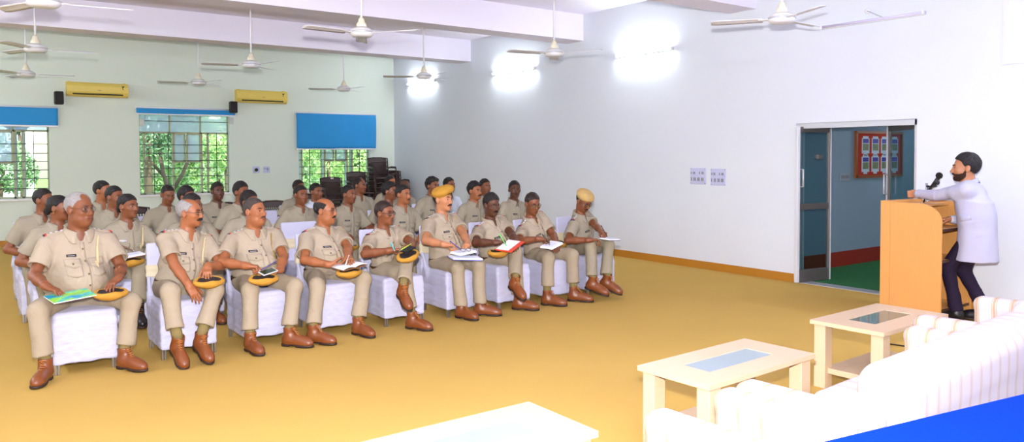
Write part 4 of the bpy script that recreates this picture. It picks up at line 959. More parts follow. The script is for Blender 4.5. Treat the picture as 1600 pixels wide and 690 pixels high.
tree(-.5, 22.0, [(0, 0, 1.0, .6), (.3, 0, .7, .5), (-.4, 0, .8, .5)], 800, .10, M_LEAF[0], [([(0, 0, -.35), (0, 0, .9)], [.05, .03])], 'dark green shrub at the lower left of the far left window', 'shrub', 'shrub')
tree(1.4, 26.0, [(0, 0, 3.0, .5), (.4, .1, 3.4, .5), (.1, 0, 2.6, .3)], 420, .13, M_LEAF[0], [([(.2, 0, -.35), (.2, 0, 1.6), (.1, 0, 3.0)], [.06, .05, .03])], 'thin tree with a high dark crown seen through the far left window')
tree(9.6, 23, [(0, 0, 1.8, .9), (.8, .2, 1.6, .8), (-.7, 0, 2.4, .9), (.3, 0, 2.9, .9)], 1500, .12, M_LEAF[1], [([(0, 0, -.35), (0, 0, 1.8)], [.08, .05])], 'yellow-green bushy tree seen under the lowered corner blind')
tree(11.4, 24, [(0, 0, 1.5, .9), (.6, .2, 2.4, .9), (-.5, 0, 2.0, .8)], 1300, .12, M_LEAF[0], [([(0, 0, -.35), (0, 0, 1.5)], [.1, .06])], 'dark green tree at the right of the view under the corner blind')
for i, x in enumerate((6.2, 9.2, 12.8)): tree(x, 33+i, [(0, 0, 1.2, 1.6), (2, .3, 1.0, 1.4), (-1.8, 0, 1.1, 1.4), (0, 0, 2.6, 1.5)], 1500, .2, M_LEAF[(2, 1, 2)[i]], [([(0, 0, -.35), (0, 0, 1.2)], [.1, .08])], ('broad mid green hedge tree farthest left behind the garden', 'broad light green hedge tree behind the gap between middle and corner windows', 'broad mid green hedge tree farthest right behind the garden')[i])
r = empty('building', (0, 41, -.35), 'white building with ribbed wall behind the trees of the far left window', 'building')
MB().box((-1.5, 0, 3.5), (4.4, 1.5, 3.5)).build('wall', mat('white_render', rgb(232, 236, 240), .8), r)
pl = MB()
for i in range(14): pl.box((-5.7+.62*i, -1.53, 3.5), (.05, .05, 3.5))
pl.build('pilaster', mat('grey_render', rgb(196, 200, 206), .8), r); MB().box((-1.5, -.1, 7.1), (4.6, 1.8, .12)).build('roof_slab', mat('grey_render', rgb(196, 200, 206), .8), r)

# ================================================================ lectern
M_LECT = mat('orange_beech_laminate', rgb(212, 152, 84), .42, var=.08, vscale=14, stretch=(6, 6, .5)); M_LECTD = mat('dark_laminate_edge', rgb(70, 44, 26), .5)
r = empty('lectern', (8.05, 3.85, 0), 'orange beech laminate lectern with rounded sides and open shelved back beside the glass door', 'lectern')
def lp(x, y, z): return A3(x-8.05, y-3.85, z)
prof = [(4.03, 0), (4.03, 1.165), (3.76, 1.165)]+[(3.76-.23*math.sin(t), 1.165-.18*(1-math.cos(t))) for t in np.linspace(.1, PI/2, 12)]+[(3.53, 0)]
for x in (7.72, 8.36): MB().prism(prof, lp(x, 3.85, 0)-A3(0, 3.85-3.85, 0)*0, (0, 1, 0), (0, 0, 1), (1, 0, 0), .025).build('side_panel', M_LECT, r) if False else MB().prism([(a-3.85, z) for a, z in prof], (x-8.05, 0, 0), (0, 1, 0), (0, 0, 1), (1, 0, 0), .025).build('side_panel', M_LECT, r)
MB().box(lp(8.052, 4.083, .5875), (.334, .05, .5875), None, .004).build('front_panel', M_LECT, r)
MB().box(lp(8.052, 3.89, 1.135), (.306, .14, .012)).build('top', M_LECT, r)
for z in (.905, .60, .12): s_ = MB().box(lp(8.052, 3.79, z), (.306, .245, .012)).build('shelf', M_LECT, r); MB().box(lp(8.052, 3.543, z), (.306, .003, .013)).build('edge_band', M_LECTD, s_)

# microphones on the lectern
M_CHR = mat('chrome', rgb(200, 200, 205), .15, metal=1)
r = empty('microphone', at(1449, 318, 3.98)*A3(1, 1, 0)+A3(0, 0, 1.148), 'black handheld microphone clamped to a chrome stand at the lectern top', 'microphone'); L0 = A3(*r.location)
q = at(1448, 286, 3.98)-L0; MB().tube([(0, 0, 0), q], .013, 12).lathe((0, 0, 0), [(.05, 0), (.05, .01), (.015, .02)], 16).build('stand', M_CHR, r)
a, c = at(1452, 296, 3.95)-L0, at(1466, 278, 3.85)-L0; MB().tube([a, a*.5+c*.5, c], [.014, .017, .02], 12).build('handle', M_BLK, r)
MB().raw(*uvell(at(1467.5, 274, 3.84)-L0, (.034, .034, .034), 16, 12)).build('foam_head', mat('black_foam', rgb(26, 18, 20), .95, bump=.5, bscale=200), r)
MB().tube([q-A3(0, 0, .03), at(1455, 292, 3.93)-L0, at(1463, 290, 3.9)-L0], .012, 8).build('clip', M_BLK, r)
r = empty('gooseneck_microphone', at(1443, 318, 3.9)*A3(1, 1, 0)+A3(0, 0, 1.148), 'thin black gooseneck microphone rising beside the chrome stand', 'microphone'); L0 = A3(*r.location)
MB().tube([(0, 0, 0), at(1447, 305, 3.88)-L0, at(1456, 294, 3.82)-L0, at(1464, 286, 3.78)-L0], [.008, .007, .007, .009], 8).build('gooseneck', M_BLK, r)
MB().raw(*uvell(at(1465, 285, 3.775)-L0, (.02, .02, .024), 12, 8)).build('capsule', M_BLK, r)
o = MB().tube([(*atz(1388, 538)[:2], .008), (6.6, 3.12, .008), (6.8, 3.2, .008), (7.6, 3.45, .008), (7.95, 3.49, .008)], .006, 6).box((*atz(1383, 537)[:2], .014), (.05, .018, .014), None, .005).build('power_cable', M_BLK); tag(o, 'black power cable with its plug lying on the floor by the lectern', 'cable')
# ================================================================ tables
M_TBL = mat('pale_beech_veneer', rgb(202, 174, 142), .4, var=.06, vscale=10, stretch=(.6, 8, 8)); M_TBG = mat('frosted_table_glass', rgb(150, 166, 172), .25, spec=.6, trans=.15); M_TBG2 = mat('clear_green_table_glass', rgb(120, 146, 138), .06, spec=.8, trans=.35)
def table(cx, cy, wx, wy, h, lab, shelf, glass, rz=0.):
    r = empty('coffee_table', (cx, cy, 0), lab, 'table', 'pale wooden coffee tables with glass centres', rz); fx, fy = wx/2, wy/2; gx, gy = fx-.21, fy*.38; t = .028; z = h-t
    for nm, pl in (('long', [(-fx, -fy), (fx, -fy), (gx, -gy), (-gx, -gy)]), ('long', [(-fx, fy), (-gx, gy), (gx, gy), (fx, fy)]), ('short', [(-fx, -fy), (-gx, -gy), (-gx, gy), (-fx, fy)]), ('short', [(fx, -fy), (fx, fy), (gx, gy), (gx, -gy)])):
        MB().prism([(a*.9995, b_*.9995) for a, b_ in pl], (0, 0, z), (1, 0, 0), (0, 1, 0), (0, 0, 1), t).build('top_board', M_TBL, r)
    MB().box((0, 0, h-.008), (gx, gy, .005)).build('glass_inset', glass, r)
    MB().box((0, 0, z-.012), (fx-.09, fy-.06, .010)).build('under_frame', M_TBL, r) if False else None
    for sx in (-1, 1):
        for sy in (-1, 1): MB().box((sx*(fx-.075), sy*(fy-.06), z/2), (.05, .042, z/2), None, .004).build('leg', M_TBL, r)
    if shelf: MB().box((0, 0, .12), (fx-.07, fy-.065, .02), None, .003).build('shelf', M_TBL, r)
table(5.39, 2.88, .96, .53, .478, 'pale beech coffee table with lower shelf and greenish glass, in front of the lectern', True, M_TBG2, .03)
table(3.66, 2.86, 1.03, .50, .45, 'pale beech coffee table with grey frosted glass, the middle one of three', True, M_TBG, .04)
table(1.735, 2.70, 1.03, .50, .45, 'pale beech coffee table cut off by the bottom edge of the photo', True, M_TBG, .0)
# ================================================================ sofas
CREAM = rgb(198, 188, 190); TAN = rgb(182, 150, 120)
M_SX, M_SY = stripemat('striped_upholstery_across', 0, CREAM, rgb(190, 170, 158)), stripemat('striped_upholstery_along', 1, CREAM, TAN)  # stripes across are paler: flash overexposure put into their colour
def sofa(name, x0, x1, yb, rz, lab, cat, seats=1, ah=.56, bh=.72, depth=.76, loc=None):
    cx = (x0+x1)/2; r = empty(name, (cx, yb, 0) if loc is None else loc, lab, cat, 'cream striped sofas in front of the blue platform', rz); w2 = (x1-x0)/2; aw = .13
    def soft(nm, prims, m, lo, hi, v=.014):
        F = Field(lo, hi, v)
        for p, k in prims: F.add(p, k)
        link(nm, F.mesh(nm, 1), m, r)
    for s in (-1, 1):
        c = s*(w2-aw/2); soft('arm', [(rbox((c, depth/2+.01, ah/2+.01), (aw/2, depth/2, ah/2-.03), .04), .01), (rbox((c, depth/2+.01, ah-.05), (aw/2+.008, depth/2+.006, .055), .05), .02)], M_SY, (c-.12, -.05, -.02), (c+.12, depth+.09, ah+.06))
    soft('backrest', [(rbox((0, .115, bh/2), (w2-aw*.4, .115, bh/2-.04), .06), .01), (rbox((0, .125, bh-.14), (w2-aw*.4, .125, .145), .105), .02)], M_SX, (-w2-.05, -.06, -.02), (w2+.05, .36, bh+.08))
    soft('base', [(rbox((0, depth/2+.05, .17), (w2-aw+.01, depth/2-.06, .13), .03), .01)], M_SX, (-w2, .02, -.02), (w2, depth+.08, .36))
    sw_ = (2*w2-2*aw)/seats
    for i in range(seats): soft('seat_cushion', [(rbox((-w2+aw+sw_*(i+.5), depth/2+.12, .35), (sw_/2-.004, depth/2-.11, .075), .05), .01)], M_SX, (-w2+aw+sw_*i-.03, .1, .22), (-w2+aw+sw_*(i+1)+.03, depth+.08, .48))
    for sx in (-1, 1):
        for y in (.06, depth-.06): MB().box((sx*(w2-.07), y, .02), (.03, .03, .02)).build('foot', M_LECTD, r)
sofa('armchair', 2.29, 2.88, 1.45, .03, 'cream striped armchair nearest the camera at the bottom edge of the photo', 'armchair', ah=.60, bh=.75)
sofa('sofa', 2.945, 4.83, 1.53, .06, 'long cream striped sofa seen from behind at the lower right', 'sofa', 3, ah=.60, bh=.79)
sofa('sofa', 5.07, 6.22, 1.74, .06, 'shorter cream striped sofa beyond the far end of the long sofa, beside the speaker', 'sofa', 2, ah=.60, bh=.77)
#sofa('sofa', 0, 1.5, 0, math.radians(20), 'cream striped sofa at the right edge of the photo behind the speaker', 'sofa', 2, ah=.52, bh=.54, loc=(7.62, 2.12, 0))
M_BLUEC = mat('bright_blue_carpet', rgb(0, 48, 186), .95, bump=.2, bscale=300, spec=.05)
e0, e1 = atz(1285, 690, .69), atz(1600, 615, .69); d = (e1-e0)/np.linalg.norm(e1-e0); A_ = e0-d*6; B_ = e0+d*5.5
o = MB().prism([(A_[0], A_[1]), (B_[0], B_[1]), (B_[0], YF), (A_[0], YF)], (0, 0, 0), (1, 0, 0), (0, 1, 0), (0, 0, 1), .69).build('stage_platform', M_BLUEC); tag(o, 'raised platform covered in bright blue carpet behind the sofas', 'platform', None, 'structure')
# ================================================================ white covered chairs
M_COV = mat('white_satin_cover', rgb(188, 188, 212), .55, bump=.45, bscale=8, bdist=.03, spec=.3, stretch=(1, 1, 3.2), sheen=.1); M_SASH = mat('cream_sash', rgb(204, 192, 162), .5, bump=.3, bscale=25); M_STEEL = mat('chair_steel_tube', rgb(170, 168, 168), .3, metal=.9)
def cover_mesh(seed):
    F = Field((-.30, -.46, .04), (.30, .36, .98), .0095)
    F.add(rbox((0, -.115, .385), (.222, .262, .085), .035), .01)
    F.add(rbox((0, -.115, .238), (.224, .268, .165), .02), .02)
    R = Rx(-.10)
    F.add(rbox((0, .185, .645), (.212, .020, .255), .018, R), .02).add(rbox((0, .165, .30), (.218, .022, .19), .02, R), .02)
    for s in (-1, 1): F.add(cone((s*.205, .14, .60), (s*.212, .03, .42), .012, .03), .05)
    rs = np.random.RandomState(seed); ph = rs.uniform(0, 6, 4)
    F.warp(lambda X, Y, Z: (.0036*np.abs(np.sin(30*Z+16*X+12*Y+ph[0]+1.6*np.sin(14*X+9*Y+ph[1])))+.0028*np.abs(np.sin(44*Z-24*X+20*Y+ph[2]+1.5*np.sin(11*Z+9*X)))+.002*np.sin(30*X+30*Y+ph[3]))*np.clip((.52-Z)*4, .25, 1))
    me = F.mesh('cover', 1); me.materials.append(M_COV); return me
COVS = [cover_mesh(i) for i in range(3)]
def proto_chair(i):
    r = empty('banquet_chair', (0, 0, 0), 'x', 'chair'); link('cover', COVS[i], None, r)
    F = Field((-.26, .08, .50), (.26, .32, .80), .009); F.add(rbox((0, .186, .655), (.219, .027, .062), .02, Rx(-.10)), .01).warp(lambda X, Y, Z: .003*np.sin(90*Z+8*X+i)); link('sash', F.mesh('sash', 1), M_SASH, r)
    for sx in (-1, 1):
        for y in (-.36, .12): MB().box((sx*.195-.011, y, .07), (.008, .010, .07), None, .002).box((sx*.195+.011, y, .07), (.008, .010, .07), None, .002).build('leg', M_STEEL, r)
    MB().tube([(-.2, -.36, .105), (.2, -.36, .105)], .009, 8).build('front_rail', M_STEEL, r)
    return r
PCH = [proto_chair(i) for i in range(3)]; chn = [0]
def place_chair(x, y, rz, label):
    k = chn[0]; chn[0] += 1; r = PCH[k] if k < 3 else copy_tree(PCH[k % 3])
    r.location = (x, y, 0); r.rotation_euler = (0, 0, math.radians(rz)); r['label'] = label; r['group'] = 'white covered banquet chairs'
# ================================================================ brown plastic chairs, stacked at the back
M_PLC = mat('dark_brown_moulded_plastic', rgb(52, 32, 30), .35, spec=.5)
def plastic_chair():
    r = empty('plastic_chair', (0, 0, 0), 'x', 'chair')
    b = MB(); R = Rx(-.22); o = A3(0, .22, .43)
    bk = lambda u, v: o+R@A3(u, -.10*(u/.22)**2*.4, v)
    b.tube([bk(-.20, .0), bk(-.23, .2), bk(-.235, .43), bk(-.1, .455), bk(.1, .455), bk(.235, .43), bk(.23, .2), bk(.20, .0)], .017, 7, flat=.7)
    b.box(bk(0, .40), (.225, .010, .05), R, .008)
    for i in range(-6, 7):
        for s in (-1, 1):
            p0, p1 = (.038*i*1.0-s*.07, .04), (.038*i+s*.07, .36); q = []
            for t in np.linspace(0, 1, 6):
                u = p0[0]+(p1[0]-p0[0])*t
                if abs(u) < .225: q.append(bk(u, p0[1]+(p1[1]-p0[1])*t))
            if len(q) > 1: b.tube(q, .0065, 4)
    b.build('backrest', M_PLC, r)
    F = Field((-.28, -.30, .36), (.28, .28, .47), .012); F.add(rbox((0, -.01, .415), (.235, .235, .018), .015), .01); link('seat', F.mesh('seat'), M_PLC, r)
    for s in (-1, 1):
        MB().tube([(s*.245, -.20, .42), (s*.265, -.21, .60), (s*.268, -.17, .655), (s*.268, .10, .66), (s*.255, .27, .64)], [.016, .018, .024, .024, .016], 7, flat=.6).build('armrest', M_PLC, r)
        for y, y2 in ((-.20, -.25), (.20, .27)): MB().tube([(s*.215, y, .42), (s*.25, y2, 0)], [.026, .018], 7).build('leg', M_PLC, r)
    return r
PPL = plastic_chair(); pn = [0]
STK = [(599, 250, 15.6, 'in the tallest brown chair stack by the corner', 'chairs of the tallest brown stack'), (625, 264, 16.2, 'in the brown stack closest to the right wall', 'chairs of the brown stack nearest the right wall'), (565, 270, 15.6, 'in the untagged stack before the corner window', 'chairs of the brown stack right in the corner window'), (524, 277, 15.3, 'in the white-tagged stack before the corner window', 'chairs of the brown stack with a white tag')]
for px_, py_, Y, lab, gp in STK:
    p = at(px_, py_, Y); n = max(1, int(round((p[2]-.87)/.105))+1)
    for i in range(n):
        r = PPL if pn[0] == 0 else copy_tree(PPL); pn[0] += 1; r.location = (min(p[0], 8.44), Y+.012*i, .105*i); r.rotation_euler = (0, 0, math.radians(-6)); r['label'] = 'dark brown plastic chair '+lab; r['group'] = gp
        if i == n-1: r['label'] = 'topmost dark brown plastic chair '+lab; del r['group']
    if py_ == 277: MB().box((-.02, -.0+.125, .862), (.03, .008, .014), Rx(-.22), .003).build('paper_tag', mat('white_paper_tag', rgb(226, 216, 214), .7), r)
for px_, py_, Y, lab in ((437, 306, 12.9, 'single dark brown plastic chair left of the upright young man'), (485, 284, 14.9, 'dark brown plastic chair half hidden left of the stack with a white tag'), (217, 312, 12.6, 'dark brown plastic chair whose corner shows left of the middle window'), (361, 306, 12.9, 'dark brown plastic chair showing under the right end of the middle window')):
    p = at(px_, py_, Y); r = copy_tree(PPL); r.location = (p[0], Y, min(0.0, p[2]-.87)*0); r.rotation_euler = (0, 0, math.radians(8)); r['label'] = lab
    if 'group' in r: del r['group']
# ================================================================ the audience
def ft(x, y): p = atz(x, y, 0); return (p[0], p[1])
def H(x, y, Y, pose='drape', **k): return dict(p=at(x, y, Y)+A3(0, 0, .022), pose=pose, **k)
ROW = 7.0
FRONT = [
 dict(X=.80, head=(124, 326), hdy=-.02, hs=1.12, v=42, skin='brown', hair='receding', hairm=M_GREY, glasses=1, browm=M_SALT, jowl=1.14, w=1.22, belly=.13, neckr=.064, sw=.17, cord='cream', ty=6,
  rh=H(86, 457, 6.56, 'drape', f=(.75, -.6, -.35), pole=(-.6, .5, -.6)), lh=H(176, 446, 6.56, 'drape', f=(-.6, -.6, -.3), pole=(.6, .5, -.6)), rf=dict(t=ft(56, 606), yaw=-22, pole=(-.45, -.7, .7)), lf=dict(t=ft(222, 579), yaw=30, pole=(.5, -.7, .7)), thread=[(1, M_THREAD)], hem=.09,
  label='heavy grey-haired man in spectacles and khaki uniform, leftmost of the front row'),
 dict(X=1.55, head=(296, 332), hdy=-.02, hs=1.04, v=62, skin='tan', hair='horseshoe', hairm=M_GREY, glasses=1, mous=3, w=1.06, belly=.045, cord='cream', ty=14,
  rh=H(303, 462, 6.50, 'drape', f=(.35, -.45, -.8), n=(.1, .75, -.5), pole=(-.8, .5, -.3)), lh=H(324, 428, 6.58, 'drape', f=(-.25, -.8, -.45), pole=(.8, .5, -.4)), rf=dict(a=at(277, 537, 6.44), yaw=6, pitch=24, pole=(-.15, -.7, .75)), lf=dict(a=at(313, 531, 6.44), yaw=10, pitch=20, pole=(.45, -.7, .7)), hem=.12,
  label='man with big drooping black moustache, grey temples and spectacles, second in the front row'),
 dict(X=2.22, head=(398, 330), hdy=0, hs=1.05, v=46, pitch=-4, skin='tan', hair='buzz', hairm=M_SALT, mous=1, mousm=M_SALT, jowl=1.06, w=1.14, belly=.08, neckr=.06, cord='olive', ty=6, pen=1,
  rh=H(399, 420, 6.56, 'pen', f=(.85, -.4, -.1), n=(.2, -.1, -1), pole=(-.9, .35, -.3)), lh=H(430, 426, 6.54, 'hold', f=(-.75, -.55, .1), n=(-.2, .1, -1), pole=(.9, .35, -.3)), rf=dict(t=ft(407, 556), yaw=6), lf=dict(t=ft(484, 543), yaw=38, pole=(.3, -.7, .7)), thread=[(1, M_THREAD)], hem=.09,
  label='stout man with cropped greying hair holding a phone, third in the front row'),
 dict(X=2.88, head=(508, 329), hdy=.02, hs=1.04, v=64, skin='tan', hair='bald', glasses=1, mous=2, jowl=1.03, w=1.1, belly=.06, cord='yellow', ty=16,
  rh=H(527, 418, 6.55, 'hold', f=(.9, -.3, -.15), n=(.1, .5, .8), pole=(-.85, .4, -.3)), lh=H(546, 408, 6.52, 'flat', f=(-.2, -.9, -.2), pole=(.9, .3, -.3)), rf=dict(t=ft(520, 539), yaw=34), lf=dict(t=ft(581, 528), yaw=14, pole=(.35, -.7, .7)),
  label='balding moustached man in spectacles with an open notebook, fourth in the front row'),
 dict(X=3.55, head=(601, 333), hdy=-.03, hs=1.0, v=52, skin='brown', hair='short', hairm=M_BROWN, glasses=2, cord='cream', ty=16,
  rh=H(621, 393, 6.50, 'pen', f=(.9, -.35, .1), n=(.15, -.2, -1), pole=(-.85, .4, -.3)), lh=H(638, 388, 6.50, 'hold', f=(-.7, -.6, .1), n=(-.1, 0, -1), pole=(.9, .3, -.3)), rf=dict(t=ft(671, 517), yaw=26, pole=(.1, -.7, .6)), lf=dict(a=at(629, 452, 6.36), yaw=-6, pitch=24, pole=(.1, -.6, .9)), hem=.10,
  label='man in black-rimmed spectacles with crossed legs and a golden cap on his knee'),
 dict(X=4.25, head=(692, 311), hdy=.03, hs=1.06, v=52, skin='light', hair='short', mous=2, beret='tilt', w=1.12, belly=.045, cord='yellow', ty=16,
  rh=H(706, 386, 6.52, 'pen', f=(.92, -.35, -.1), n=(.15, -.1, -1), pole=(-.85, .4, -.35)), lh=H(734, 391, 6.48, 'hold', f=(-.55, -.75, -.05), n=(-.1, .1, -1), pole=(.85, .3, -.35)), rf=dict(t=ft(736, 499), yaw=14), lf=dict(t=ft(770, 491), yaw=42, pole=(0, -.7, .7)), hem=.04,
  label='moustached man wearing a golden beret, writing on papers in the front row'),
 dict(X=4.88, head=(768, 320), hdy=-.04, hs=1.03, v=36, pitch=8, skin='deep', hair='thick', glasses=1, mous=2, w=1.08, belly=.05, cord='yellow', ty=14,
  rh=H(786, 381, 6.48, 'pen', f=(.9, -.35, .05), n=(.15, -.2, -1), pole=(-.85, .4, -.3)), lh=H(806, 384, 6.50, 'hold', f=(-.6, -.7, 0), n=(-.1, 0, -1), pole=(.9, .3, -.3)), rf=dict(t=ft(838, 485), yaw=38, pole=(.1, -.7, .6)), lf=dict(a=at(804, 440, 6.34), yaw=-4, pitch=22, pole=(.1, -.6, .9)), hem=.07, thread=[(1, mat('pink_wrist_band', rgb(226, 140, 130), .8))],
  label='moustached man in spectacles with crossed legs, writing in a red folder'),
 dict(X=5.50, head=(832, 318), hdy=-.06, hs=1.02, v=30, pitch=14, skin='brown', hair='short', hairm=M_BROWN, glasses=2, w=1.04, belly=.03, ty=16,
  rh=H(853, 377, 6.48, 'pen', f=(.85, -.45, -.1), n=(.15, -.1, -1), pole=(-.85, .4, -.35)), lh=H(870, 386, 6.55, 'hold', f=(-.5, -.8, -.1), n=(-.1, .1, -1), pole=(.85, .3, -.4)), rf=dict(t=ft(879, 478), yaw=32), lf=dict(t=ft(909, 469), yaw=34, pole=(.05, -.7, .7)), hem=.12,
  label='man in black spectacles writing on a white pad, eighth in the front row'),
 dict(X=6.15, head=(912, 314), hdy=-.10, hs=1.02, v=44, pitch=30, skin='brown', hair='short', glasses=2, mous=2, beret='flat', w=1.06, belly=.03, ty=26, shirtm=M_SHIRT2, troum=M_TROU2,
  rh=H(930, 377, 6.50, 'hold', f=(.9, -.4, .05), n=(.1, -.1, -1), pole=(-.85, .45, -.4)), lh=H(945, 368, 6.46, 'pen', f=(-.3, -.9, -.1), n=(-.2, 0, -1), pole=(.9, .3, -.3)), rf=dict(a=at(925, 441, 6.48), yaw=22, pitch=14), lf=dict(a=at(947, 438, 6.48), yaw=22, pitch=18, pole=(.1, -.7, .7)), hem=.07,
  label='man in a pale khaki beret bent over his writing, rightmost of the front row'),
]
FINFO = []
for sp in FRONT:
    sp.update(Y=ROW, front=True); FINFO.append(person(sp))
    place_chair(sp['X'], ROW+.03, 0, 'white covered chair under the '+sp['label'].split(', ')[0].split(' with ')[0].split(' wearing')[0] if sp['X'] != 1.55 else 'white covered chair under the man with the big drooping moustache')
R2, R3, R4, R5 = 8.35, 9.35, 10.4, 11.4
REAR = [ # top of the hair in the photograph, row, turn of the head, look, label
 ((92, 305), R2, 60, dict(fem=True, hair='tied', skin='brown', marks=True), 'dark-haired woman mostly hidden behind the heavy grey-haired man'),
 ((200, 303), R2, 42, dict(fem=True, hair='tied', skin='brown', marks=True, pen=1, badgem=M_STAR, black=True, cord='cream', w=.94, rh=dict(rel=(.02, -.34, .15), pose='pen', f=(.9, -.35, 0)), lh=dict(rel=(.14, -.34, .13), pose='hold', f=(-.7, -.7, 0)), rf=dict(t=(1.66, 7.80), yaw=8, pole=(.5, -.7, .7)), lf=dict(a=(1.36, 7.74, .24), yaw=0, pitch=15, pole=(.0, -.6, .9))), 'woman with tied hair and an earring writing in a notebook, second row'),
 ((301, 302), R2, 52, dict(hair='thick', skin='brown'), 'man hidden behind the man with the drooping moustache, only black hair and forehead showing'),
 ((390, 297), R2, 45, dict(hair='thick', skin='brown'), 'man hidden behind the stout cropped man, only his black hair showing'),
 ((630, 287), R2, 46, dict(hair='short', skin='tan', mous=1, marks=True), 'lean man with thin moustache looking up right, behind the man in black-rimmed spectacles'),
 ((742, 283), R2+.3, 44, dict(hair='wavy', skin='tan', mous=2, marks=True), 'man with wavy black hair and moustache behind the man with the red folder'),
 ((804, 281), R2+.1, 14, dict(hair='short', skin='deep', mous=1, marks=True), 'dark-skinned man sitting upright behind the two men writing on the right'),
 ((68, 293), R3, 50, dict(hair='short', skin='brown', marks=True), 'young man at the far left behind the heavy man, bare arm hanging over his lap'),
 ((179, 289), R3, 42, dict(hair='short', skin='brown', marks=True), 'young man looking right directly behind the woman with the earring'),
 ((292, 290), R3, 50, dict(hair='thick', skin='brown'), 'man with swept-up black hair behind the man with the drooping moustache'),
 ((377, 283), R3, 42, dict(hair='thick', skin='brown', marks=True), 'man with thick black hair in light khaki left of the upright young man'),
 ((470, 288), R3-.1, 30, dict(hair='short', skin='brown', marks=True), 'upright young man with dark short hair between the third and fourth front-row men'),
 ((545, 288), R3, 46, dict(hair='short', skin='brown', marks=True), 'young man with short hair seen between the fourth and fifth front-row men'),
 ((609, 284), R3+.2, 60, dict(hair='wavy', skin='brown', dim=1), 'black-haired person mostly hidden behind the lean man with thin moustache'),
 ((676, 276), R3, 44, dict(hair='wavy', skin='brown', marks=True), 'man with big black hair directly behind the golden beret'),
 ((758, 278), R3+.3, 34, dict(hair='short', skin='brown'), 'man whose face shows just right of the wavy-haired moustached man'),
 ((160, 281), R4, 55, dict(hair='short', skin='tan', marks=True), 'young man with short hair farthest back left of the middle window'),
 ((262, 289), R4, 22, dict(hair='buzz', skin='brown', pitch=16), 'man with close-cropped hair looking down below the left part of the middle window'),
 ((340, 283), R4, 22, dict(hair='short', skin='deep', marks=True), 'dark-skinned man with tousled hair below the right end of the middle window'),
 ((494, 285), R4, 40, dict(hair='short', skin='brown', shirtm=M_WSHIRT), 'man in a white shirt behind the balding man with the open notebook'),
 ((562, 277), R4, 55, dict(hair='receding', skin='brown', w=1.08), 'balding man behind the young man between fourth and fifth front-row men'),
 ((702, 276), R4, 46, dict(hair='short', skin='brown', shirtm=M_WSHIRT), 'man in a white shirt half hidden right of the golden beret'),
 ((467, 280), R5, 40, dict(hair='short', skin='brown'), 'man at the far back, only hair and forehead showing left of the tagged stack'),
 ((610, 273), R5+.2, 44, dict(hair='short', skin='tan', glasses=2), 'man in dark spectacles at the back in front of the tallest chair stack'),
 ((633, 281), R5, 32, dict(hair='none', skin='deep', marks=True, rh=dict(rel=(.16, -.16, .27), pose='hold', f=(.9, -.3, 0)), lh=dict(rel=(-.14, -.19, .29), pose='hold', f=(-.9, -.3, 0))), 'bald man with folded arms at the back by the corner of the room'),
]
RINFO = {}
for (tx, tyy), Y, v, ex, lab in REAR:
    p = at(tx, tyy, Y); sp = dict(X=float(p[0])-.02, Y=Y, v=v, label=lab); ex = dict(ex); ex.pop('dim', 0); sp.update(ex)
    hh = .132 if sp.get('hair') not in ('none', 'buzz', 'tied', 'receding') else .120
    q = at(tx, tyy, Y)-A3(0, 0, hh); w_ = (q-CAMP)@CF; sp['head'] = (800+FPX*((q-CAMP)@CR)/w_, CY0-FPX*((q-CAMP)@CU)/w_)
    for k in ('rh', 'lh'):
        if k in sp and 'rel' in sp[k]: d = dict(sp[k]); d['p'] = A3(sp['X'], Y, .53)+A3(*d.pop('rel')); sp[k] = d
    RINFO[lab] = person(sp)
    place_chair(sp['X'], Y+.01, random.uniform(-3, 3), 'white covered chair under the '+' '.join(lab.split()[:10]))
for x, y, lab in ((1.98, 10.4, 'empty white covered chair right of the young man farthest back on the left'), (2.85, 9.35+1.0+1.0, 'empty white covered chair at the back under the middle window'), (3.45, 10.4, 'empty white covered chair behind the upright young man, left side'), (.76, 10.4, 'empty white covered chair behind the young man at the far left'), (1.35, 11.4, 'empty white covered chair at the back left of the middle window'), (3.2, 8.35, 'empty white covered chair in the second row behind the fourth front-row man'), (6.0, 10.4, 'empty white covered chair behind the golden beret, left of the white shirt'), (3.55, 11.4, 'empty white covered chair beside the single brown plastic chair')):
    place_chair(x, y, 0, lab)
# ================================================================ the speaker
sp = dict(X=8.08, Y=3.43, head=(1509, 262), hdy=.05, hs=1.14, v=-84, roll=0, skin='light', hair='thick', beard=True, mous=2, dress='blazer', front=True, ty=-168, neck=(0, .005, .028), P=A3(8.10, 3.36, .93), w=1.02, sw=.178, arm=(.335, .30),
  lh=dict(p=at(1421, 303, 4.06), pose='fist', f=(-.12, 1, -.05), n=(1, 0, 0), pole=(-.35, -.1, -1)), rh=dict(p=A3(8.16, 3.72, .985), pose='drape', f=(-.5, .9, -.05), pole=(.7, -.3, -.7)),
  rf=dict(t=(8.22, 3.56), yaw=-178), lf=dict(t=(7.98, 3.86), yaw=-178), thigh=.455, shank=.44,
  label='bearded man in a white blazer and dark trousers leaning on the lectern')
sp['rf'] = dict(a=(8.17, 3.30, .10), yaw=-172, pole=(0, .9, .3)); sp['lf'] = dict(a=(7.99, 3.50, .10), yaw=-172, pole=(-.1, 1, .3))

person(sp)
